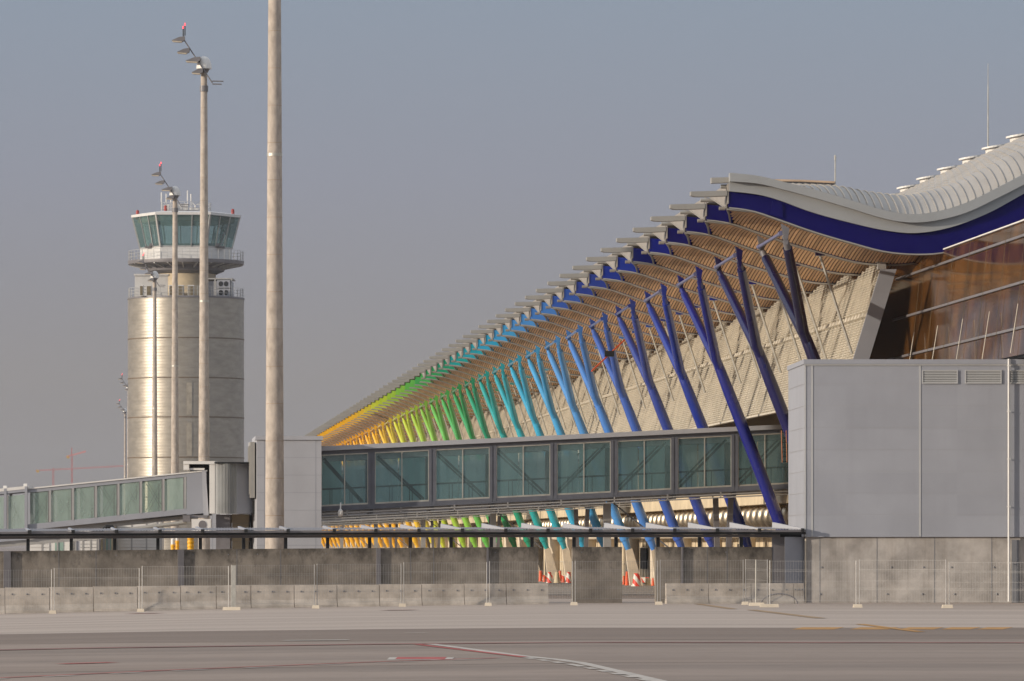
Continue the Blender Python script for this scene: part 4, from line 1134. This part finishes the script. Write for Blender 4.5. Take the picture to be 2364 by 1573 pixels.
for i in range(len(xs)-1):
    a, b = max(0, xs[i]), min(BL, xs[i+1])
    if b-a < .4: continue
    A, B = a+.2 if a > 0 else a, b-.2
    for y in (.0, BW-.06):
        for (p, q) in ((A, .5*(A+B)-.03), (.5*(A+B)+.03, B)):
            mb = MB(); sbox(mb, p, q, y+.02, y+.045, 137, 20); mb.build('glass_pane', M['glass'] if y < 1 else M['glass_back'], br)
    mb = MB()
    for y in (-.02,):
        for x in (A-.03, .5*(A+B)-.03, B-.03): sbox(mb, x, x+.06, y, y+.07, 138, 19)
        sbox(mb, A, B, y, y+.07, 22, 19.2); sbox(mb, A, B, y, y+.07, 138, 134.5)
    mb.build('window_frame', M['galv'], br)
    mb = MB(); L_ = 1 if i < 4 else -1
    for y, w in ((.3, .12), (BW-.35, .09)):
        p, q = (A+.15, 28), (B-.25, 132)
        if L_ < 0: p, q = (A+.15, 132), (B-.25, 28)
        mb.bar((p[0], y, zo(p[0], p[1])), (q[0], y, zo(q[0], q[1])), w, w)
    mb.build('brace', M['brace'], br)
for x in xs:
    if 0 < x < BL:
        mb = MB()
        for y in (-.06, BW-.14): sbox(mb, x-.19, x-.04, y, y+.2, 147, 11); sbox(mb, x+.04, x+.19, y, y+.2, 147, 11); sbox(mb, x-.04, x+.04, y+.04, y+.16, 147, 11)
        sbox(mb, x-.1, x+.1, .1, BW-.1, 160, 147)
        mb.build('post', M['slate'], br)
mb = MB()
for y in (.3, BW-.3):
    sbox(mb, 0, BL, y-.035, y+.035, 99.5, 96.5)
    for i in range(24): x = .6+i*BL/24; sbox(mb, x-.02, x+.02, y-.02, y+.02, 140, 98)
mb.build('handrail', M['brace'], br)
mb = MB()
for y in (.25, BW/2, BW-.35): sbox(mb, 0, BL, y, y+.14, 158, 149.6)
sbox(mb, 0, BL, BW+.2, BW+.35, 156, 152)
for y in (-.25, BW+.2):
    sbox(mb, 0, BL, y, y+.1, 156, 153.5); sbox(mb, 0, BL, y, y+.1, 163, 160.5)
    for i in range(9): x = 1.4+i*BL/9; sbox(mb, x, x+.07, y, y+.1, 163, 149)
for i in range(16): x = .5+i*BL/16; sbox(mb, x, x+.12, .0, BW, 156, 150)
mb.build('underframe', M['pale_steel'], br)
mb = MB()
for x, dxx in ((lerp(0, BL, .84), -.35), (lerp(0, BL, .84)+.15, .45)):
    mb.bar((x+dxx*.9, BW/2, zo(x, 163)), (x+dxx*.35, BW/2, -.55), .3, .3)
mb.build('support_leg', M['grey_steel'], br)
mb = MB(); x = lerp(0, BL, .60); mb.bar((x, BW/2, zo(x, 160)), (x, BW/2, -.55), .42, .38); mb.build('support_leg', M['pale_steel'], br)
mb = MB(); mb.bar((x+.3, BW/2, zo(x, 160)), (x+3.6, BW/2, 2.2), .08, .08); mb.build('stay', M['seam_dark'], br)
STEP = 90.0
bl = ['long glass walkway nearest to the viewer with dark steel posts', 'second glass walkway, showing under the nearest one', 'third glass walkway, showing under the second one',
      'fourth glass walkway, a thin line under the third', 'fifth glass walkway, lowest and thinnest line under the others']
br['label'] = bl[0]
for i in range(1, 5): dup(br, W(va, UB+STEP*i), TH, bl[i])
# ---- end towers
v0, zt = gp(593, 1016, UB-2); v1, _ = gp(742, 1016, UB-2)
tl = thing('bridge_tower', 'white clad square tower at the outer end of the nearest walkway', 'tower', W(v0, UB-2), TH, 'white towers at the walkway ends')
TWd = v1-v0; TD = 8.0
mb = MB(); mb.hexa([(0, 0, -.5), (TWd, 0, -.5), (TWd, TD, -.5), (-.3, TD, -.5), (0, 0, zt), (TWd, 0, zt), (TWd, TD, zt), (-.3, TD, zt)]); mb.build('wall', M['white_clad'], tl)
mb = MB()
for i in range(1, 9): z = -.5+i*(zt+.5)/9; mb.box(.0, TWd, -.006, -.001, z-.012, z+.012)
for x in (TWd*.36, TWd-.32, .42): mb.box(x-.015, x+.015, -.007, -.0015, -.4, zt)
mb.build('seam', M['clad'], tl)
mb = MB(); mb.box(-.08, TWd+.08, -.08, TD+.08, zt+.002, zt+.22); mb.build('parapet', M['white_clad'], tl)
mb = MB(); mb.box(-.35, -.1, .4, 4.5, zt-3.2, zt-.1)
for i in range(14): mb.box(-.4, -.3, .6+.28*i, .66+.28*i, zt-3, zt-.3)
mb.build('side_louvre', M['eave'], tl)
tlab = ['', 'second white tower, its top showing left of the nearest one', 'third white tower, far behind the boarding bridge cab', 'fourth white tower hidden low behind the boarding bridge']
for i in range(1, 3): dup(tl, W(v0, UB-2+STEP*i), TH, tlab[i])
# camera under the walkway
p = P(786, 1186, 281.6)
t = thing('security_camera', 'small white dome camera hanging under the nearest walkway', 'camera', p)
mb = MB(); mb.tube((0, 0, .2), (0, .3, .6), .04, n=8); mb.build('arm', M['white'], t)
mb = MB(); mb.lathe((0, 0, 0), [(.05, -.2), (.13, -.12), (.15, .0), (.14, .14), (.06, .25)], 14); mb.build('housing', M['white'], t, smooth=60)
# orange pole lashed to a column, orange ladder by the annex
t = thing('orange_pole', 'thin orange pole lashed slantwise to a blue column', 'pole', P(1405, 820, 318))
mb = MB(); mb.tube(P(1366, 857, 317)-t.location, P(1442, 785, 319)-t.location, .05, n=6); mb.build('pole', M['orange'], t)
mb = MB(); mb.box(-.25, .35, -.3, .3, -.1, .25); mb.build('clamp', M['dark'], t)
t = thing('ladder', 'narrow orange framed ladder beside the annex wall', 'ladder', P(1812, 1040, 224))
mb = MB()
for px in (1806, 1817): mb.tube(P(px, 1068, 224)-t.location, P(px-2, 994, 224)-t.location, .022, n=6)
mb.build('rail', M['ladder'], t); mb = MB()
for i in range(7):
    py = 1066-i*11; mb.tube(P(1806, py, 224)-t.location, P(1816, py, 224)-t.location, .02, n=6)
mb.build('rung', M['dark'], t)

# ================================================================ boarding bridge at the left
YJ = 283.0; sJ = YJ/F
t0 = P(580, HY, YJ); t0.z = 0
jb = thing('boarding_bridge', 'sloping passenger boarding bridge with a glazed tunnel and grey folding cab', 'boarding bridge', t0)
def jx_(px): return (px-580)*sJ
def jz(py): return EYE+(HY-py)*sJ
JS = (1087-1127)/(462-65)                      # slope of the tunnel in the photo
def rl(px): return 1127+JS*(px-65)
def jbox(mb, a, b, y0, y1, o0, o1, base=rl):
    q = []
    for o in (o0, o1):
        q += [(jx_(a), y0, jz(base(a)+o)), (jx_(b), y0, jz(base(b)+o)), (jx_(b), y1, jz(base(b)+o)), (jx_(a), y1, jz(base(a)+o))]
    mb.hexa(q)
JW = 2.9
mb = MB(); jbox(mb, 62, 478, -.06, JW+.06, 3, 0); mb.build('roof', M['white'], jb)
mb = MB()
for y in (0, JW-.12): jbox(mb, 62, 470, y, y+.12, 11, 3.05); jbox(mb, 62, 470, y, y+.12, 97, 84)
mb.build('edge_beam', M['clad'], jb)
mb = MB(); jbox(mb, 62, 470, .13, JW-.13, 96, 88); mb.build('floor', M['grey_steel'], jb)
mb = MB(); jbox(mb, 62, 470, .5, JW-.5, 108, 97.2); mb.build('keel', M['pale_steel'], jb)
pans = [(67, 119), (119, 172), (172, 225), (225, 277), (277, 329), (329, 381), (381, 431)]
for i, (a, b) in enumerate(pans):
    for y in (.04, JW-.07):
        mb = MB(); jbox(mb, a+3, b-3, y, y+.025, 84, 11); mb.build('glass_pane', M['glass_green'] if y < 1 else M['green_back'], jb)
    mb = MB(); jbox(mb, b-5.5, b-1, -.02, .1, 84, 11); mb.build('mullion', M['pale_steel'], jb)
    mb = MB(); jbox(mb, b-8, b-5.6, .0, .1, 84, 11); mb.build('dark_mullion', M['grey_steel'], jb)
    mb = MB()
    for y in (.25, JW-.3):
        mb.bar((jx_(a+6), y, jz(rl(a)+14)), (jx_(b-8), y, jz(rl(b)+82)), .035, .035); mb.bar((jx_(a+6), y, jz(rl(a)+82)), (jx_(b-8), y, jz(rl(b)+14)), .035, .035)
    mb.bar((jx_((a+b)/2+4), JW-.2, jz(rl(a)+82)), (jx_((a+b)/2+4), JW-.2, jz(rl(b)+20)), .08, .05)
    mb.build('brace', M['grey_steel'], jb)
mb = MB(); jbox(mb, 431, 477, -.03, JW+.03, 99, 3.1); mb.build('end_panel', M['clad'], jb)
mb = MB(); a = -80
jbox(mb, -120, 64, -.22, JW+.22, 2, -5); mb.build('outer_roof', M['white'], jb)
for y in (-.2, JW+.06):
    mb = MB()
    jbox(mb, -120, 64, y, y+.14, 8, 2.05); jbox(mb, -120, 64, y, y+.14, 103, 92)
    for q in (10, 58, -44): jbox(mb, q, q+6, y-.03, y+.17, 104, -4)
    mb.build('outer_frame', M['clad'], jb)
for a, b in ((17, 57), (-38, 9)):
    mb = MB(); jbox(mb, a, b, -.12, -.1, 91, 14); mb.build('glass_pane', M['glass_green'], jb)
    mb = MB(); mb.bar((jx_(a+3), .1, jz(rl(a)+16)), (jx_(b-3), .1, jz(rl(b)+88)), .035, .035); mb.bar((jx_(a+3), .1, jz(rl(a)+88)), (jx_(b-3), .1, jz(rl(b)+16)), .035, .035)
    jbox(mb, a, a+3, -.15, -.02, 91, 12); mb.build('brace', M['louvre'], jb)
for px in (10, 57):
    mb = MB(); mb.box(jx_(px-4), jx_(px+4), .3, .7, jz(rl(px)-5), jz(rl(px)-11)); mb.build('roof_lamp', M['white'], jb)
# cab portal, folding curtain
mb = MB(); mb.box(jx_(424), jx_(497), -.3, JW+.5, jz(1072), jz(1065)); mb.box(jx_(424), jx_(437), -.25, JW+.4, jz(1085), jz(1072.1)); mb.box(jx_(484), jx_(497), -.25, JW+.4, jz(1186), jz(1072.1)); mb.build('cab_frame', M['white'], jb)
mb = MB(); mb.box(jx_(437.2), jx_(483.8), .4, JW, jz(1180), jz(1073)); mb.build('cab_inside', M['shadow_gap'], jb)
mb = MB(); mb.prism([(jx_(475), jz(1086)), (jx_(482), jz(1190)), (jx_(470), jz(1190)), (jx_(466), jz(1084))], lambda p, q, t: (p, t, q), -.08, JW); mb.build('cab_lip', M['white_clad'], jb)
mb = MB(); mb.box(jx_(424), jx_(472), -.14, JW+.1, jz(1086), jz(1081)); mb.build('cab_sill', M['white'], jb)
mb = MB(); pts = []
n = 30
for i in range(n+1):
    t = i/n; ang = lerp(-1.05, .9, t); pts.append((jx_(lerp(498, 548, t)), -.15-1.15*math.cos(ang)+.06*(i % 2)+.4))
rows = [[(x, y, jz(1187)), (x, y, jz(1071))] for x, y in pts]; mb.grid(rows); mb.build('curtain', mat('curtain_metal', 'a8a8a6', .4, metal=.45, var=.06), jb)
mb = MB(); x0_, y0_ = pts[-1]; mb.hexa([(x0_, y0_, jz(1187)), (jx_(583), -.05, jz(1185)), (jx_(583), JW, jz(1185)), (x0_, JW, jz(1187)), (x0_, y0_, jz(1071)), (jx_(583), -.05, jz(1072)), (jx_(583), JW, jz(1072)), (x0_, JW, jz(1071))]); mb.build('cab_wall', M['clad'], jb)
mb = MB(); mb.box(jx_(497), jx_(585), -.9, JW+.3, jz(1070.8), jz(1067.5)); mb.build('cab_roof', M['dark'], jb)
mb = MB(); mb.box(jx_(583.2), jx_(590), -.35, JW+.3, jz(1188), jz(1067)); mb.build('bellows_seal', M['dark'], jb)
mb = MB(); mb.box(jx_(498), jx_(530), .3, 2.2, -.5, jz(1188)); mb.build('support_pillar', M['grey_steel'], jb)
mb = MB(); mb.tube((jx_(275), -.1, jz(1226)), (jx_(432), -.1, jz(1206)), .12, n=10); mb.tube((jx_(330), .4, jz(1202)), (jx_(450), .4, jz(1190)), .07, n=8); mb.build('cable_tray', M['eave'], jb)
mb = MB(); mb.path([(jx_(212), -.4, jz(1231)), (jx_(235), -.4, jz(1226)), (jx_(247), -.4, jz(1216.5)), (jx_(259), -.4, jz(1216)), (jx_(268), -.4, jz(1228))], .1, 8); mb.build('hanging_hose', M['dark'], jb)
mb = MB(); mb.box(jx_(445), jx_(489), -1.0, -.2, jz(1226), jz(1199)); u = mb.build('air_conditioner', M['white'], jb)
mb = MB(); mb.prism([(math.cos(2*PI*i/20)*.22, math.sin(2*PI*i/20)*.24) for i in range(20)], lambda a, b, t: (jx_(470)+a, t, jz(1212)+b), -1.03, -1.005); mb.build('fan', M['grey_steel'], u)
mb = MB(); mb.box(jx_(423), jx_(440), -.5, .1, jz(1205), jz(1190)); mb.box(jx_(440), jx_(480), -.3, .4, jz(1196), jz(1190)); mb.build('bracket', M['grey_steel'], jb)
mb = MB(); mb.bar((jx_(-60), .8, jz(1262)), (jx_(240), .8, jz(1238)), .5, .3); mb.build('lift_arm', M['pale_steel'], jb)
# pale stone pillar under the cab
def simple(name, lab, cat, px0, px1, pyt, Y, mt, d=2.5, z0=-.5):
    a, b = P(px0, pyt, Y), P(px1, pyt, Y); mb = MB(); mb.box(a.x, b.x, Y, Y+d, z0, a.z)
    return tag(mb.build(name, mt), lab, cat)
t = thing('stone_pillar', 'cream stone clad pillar standing under the boarding bridge cab', 'pillar', P(555, HY, 285))
t.location.z = -.5
mb = MB(); w = 20*285/F; h = EYE+.5+(HY-1187)*285/F
for i in range(9): mb.box(-w+.02*(i % 2), w-.02*(i % 2), 0, 1.6, i*h/9+.01, (i+1)*h/9-.012)
mb.build('course', M['tan'], t)
mb = MB(); mb.box(-w+.06, w-.06, .05, 1.55, 0, h-.02); mb.build('core', M['louvre_dark'], t)
# cabins behind the wall
def cabin(px0, px1, pyt, Y, mt, lab, shutters):
    a, b = P(px0, pyt, Y), P(px1, pyt, Y); wd = b.x-a.x; h = a.z+.5
    t = thing('site_cabin', lab, 'cabin', (a.x, Y, -.5))
    mb = MB(); mb.box(0, wd, 0, 2.4, 0, h); mb.build('wall', mt, t)
    mb = MB(); mb.box(-.06, wd+.06, -.06, 2.46, h, h+.12); mb.build('roof', M['white'], t)
    for s0, s1, kind in shutters:
        mb = MB()
        if kind == 'shutter':
            for i in range(int(h*5)): mb.box(wd*s0, wd*s1, -.05, -.01, .2+i*.2, .37+i*.2)
            mb.build('shutter', M['white'], t)
        else:
            mb.box(wd*s0, wd*s1, -.03, -.005, h*.25, h*.9); mb.build('window', mat('cabin_window', '8fa59a', .2), t)
    mb = MB()
    for s in (.0, .33, .66, .985): mb.box(wd*s, wd*s+.09, -.07, -.052, 0, h)
    mb.build('corner_post', M['pale_steel'], t)
cabin(268, 372, 1203, 300, M['white'], 'white cabin with a roller shutter left of the boarding bridge support', [(.08, .9, 'shutter')])
cabin(172, 226, 1212, 296, M['white_clad'], 'bluish white cabin in the middle below the glazed tunnel', [(.25, .95, 'shutter')])
cabin(227, 262, 1216, 298, M['cone_beige'], 'narrow beige cabin between two white ones', [(.5, .85, 'window')])
cabin(60, 168, 1222, 297, M['white'], 'low white cabin with a green window at the left', [(.62, .8, 'window'), (.1, .5, 'shutter')])
# yellow corrugated hoses
def hose(px, pyt, w, lab):
    Y = 262.0; s = Y/F; p = P(px, HY, Y); p.z = -.5; h = EYE+.5+(HY-pyt)*s; r = w*s/2
    t = thing('corrugated_hose', lab, 'hose', p, 0, 'yellow air hoses standing behind the wall')
    prof = []; z = 0
    while z < h: prof += [(r*.86, z), (r, z+.05), (r, z+.12), (r*.86, z+.17)]; z += .2
    mb = MB(); mb.lathe((0, 0, 0), prof, 18); mb.build('hose', M['yellow'], t, smooth=30)
    mb = MB(); mb.lathe((0, 0, prof[-1][1]), [(r*.8, 0), (r*.8, .25), (r*.5, .3)], 18); mb.build('coupling', M['white'], t, smooth=30)
hose(399, 1257, 10, 'shortest yellow corrugated hose, at the left of three')
hose(409, 1250, 9, 'slim yellow corrugated hose with a white top')
hose(440, 1240, 16, 'widest yellow corrugated hose, under the boarding bridge cab')
# ================================================================ haze
m = bpy.data.materials.new('haze'); m.use_nodes = True; nt = m.node_tree
for n in list(nt.nodes):
    if n.type != 'OUTPUT_MATERIAL': nt.nodes.remove(n)
out = nt.nodes[0]; pv = nt.nodes.new('ShaderNodeVolumePrincipled')
pv.inputs['Color'].default_value = (.80, .80, .83, 1); pv.inputs['Density'].default_value = .00007; pv.inputs['Anisotropy'].default_value = .3
nt.links.new(pv.outputs[0], out.inputs['Volume'])
mb = MB(); mb.box(-1500, 1500, -300, 5200, -2, 100)
o = mb.build('haze', m); o['kind'] = 'stuff'; o['label'] = 'thin pale haze over the apron'
# ================================================================ camera, sun, sky
cam = bpy.data.cameras.new('camera'); co = bpy.data.objects.new('camera', cam); COL.objects.link(co)
co.location = (0, 0, EYE); co.rotation_euler = (R(90), 0, 0)
cam.sensor_width = 36; cam.lens = F/2364*36; cam.shift_y = (HY-786.5)/2364
cam.clip_start = 1; cam.clip_end = 60000
scene.camera = co
SEL, SAZ = R(11), R(24)          # sun height; how far it stands on the viewer's side of due left
sd = Vector((-math.cos(SAZ)*math.cos(SEL), -math.sin(SAZ)*math.cos(SEL), math.sin(SEL)))
sl = bpy.data.lights.new('sun', 'SUN'); sl.energy = 2.15; sl.angle = R(.6); sl.color = (1, .89, .75)
so = bpy.data.objects.new('sun', sl); COL.objects.link(so); so.location = (-50, -50, 80)
so.rotation_euler = (-sd).to_track_quat('-Z', 'Y').to_euler()
w = bpy.data.worlds.new('World'); scene.world = w; w.use_nodes = True
nt = w.node_tree; N = nt.nodes; L = nt.links
bg = N['Background']
sky = N.new('ShaderNodeTexSky'); sky.sky_type = 'NISHITA'; sky.sun_disc = False
sky.sun_elevation = SEL; sky.sun_rotation = math.atan2(sd.x, sd.y); sky.dust_density = 4.0; sky.air_density = 1.0; sky.ozone_density = 2.0
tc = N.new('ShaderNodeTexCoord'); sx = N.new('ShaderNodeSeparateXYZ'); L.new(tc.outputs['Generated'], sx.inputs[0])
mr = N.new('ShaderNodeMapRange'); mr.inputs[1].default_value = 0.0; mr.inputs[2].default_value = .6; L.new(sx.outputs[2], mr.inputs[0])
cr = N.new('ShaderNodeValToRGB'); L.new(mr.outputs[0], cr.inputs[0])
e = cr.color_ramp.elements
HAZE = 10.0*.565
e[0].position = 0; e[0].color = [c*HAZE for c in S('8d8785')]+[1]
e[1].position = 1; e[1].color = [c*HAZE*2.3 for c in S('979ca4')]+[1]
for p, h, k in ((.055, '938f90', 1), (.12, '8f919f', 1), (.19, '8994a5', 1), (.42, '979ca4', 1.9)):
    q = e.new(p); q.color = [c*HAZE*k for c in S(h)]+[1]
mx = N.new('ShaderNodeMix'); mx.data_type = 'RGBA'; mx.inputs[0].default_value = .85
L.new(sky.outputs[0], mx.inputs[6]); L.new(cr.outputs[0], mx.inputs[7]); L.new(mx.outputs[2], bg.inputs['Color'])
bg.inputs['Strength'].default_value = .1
scene.view_settings.view_transform = 'Standard'; scene.view_settings.look = 'None'
scene.view_settings.exposure = .94; scene.view_settings.gamma = 1
scene.render.engine = 'CYCLES'
scene.cycles.max_bounces = 8; scene.cycles.transparent_max_bounces = 24; scene.cycles.use_denoising = True
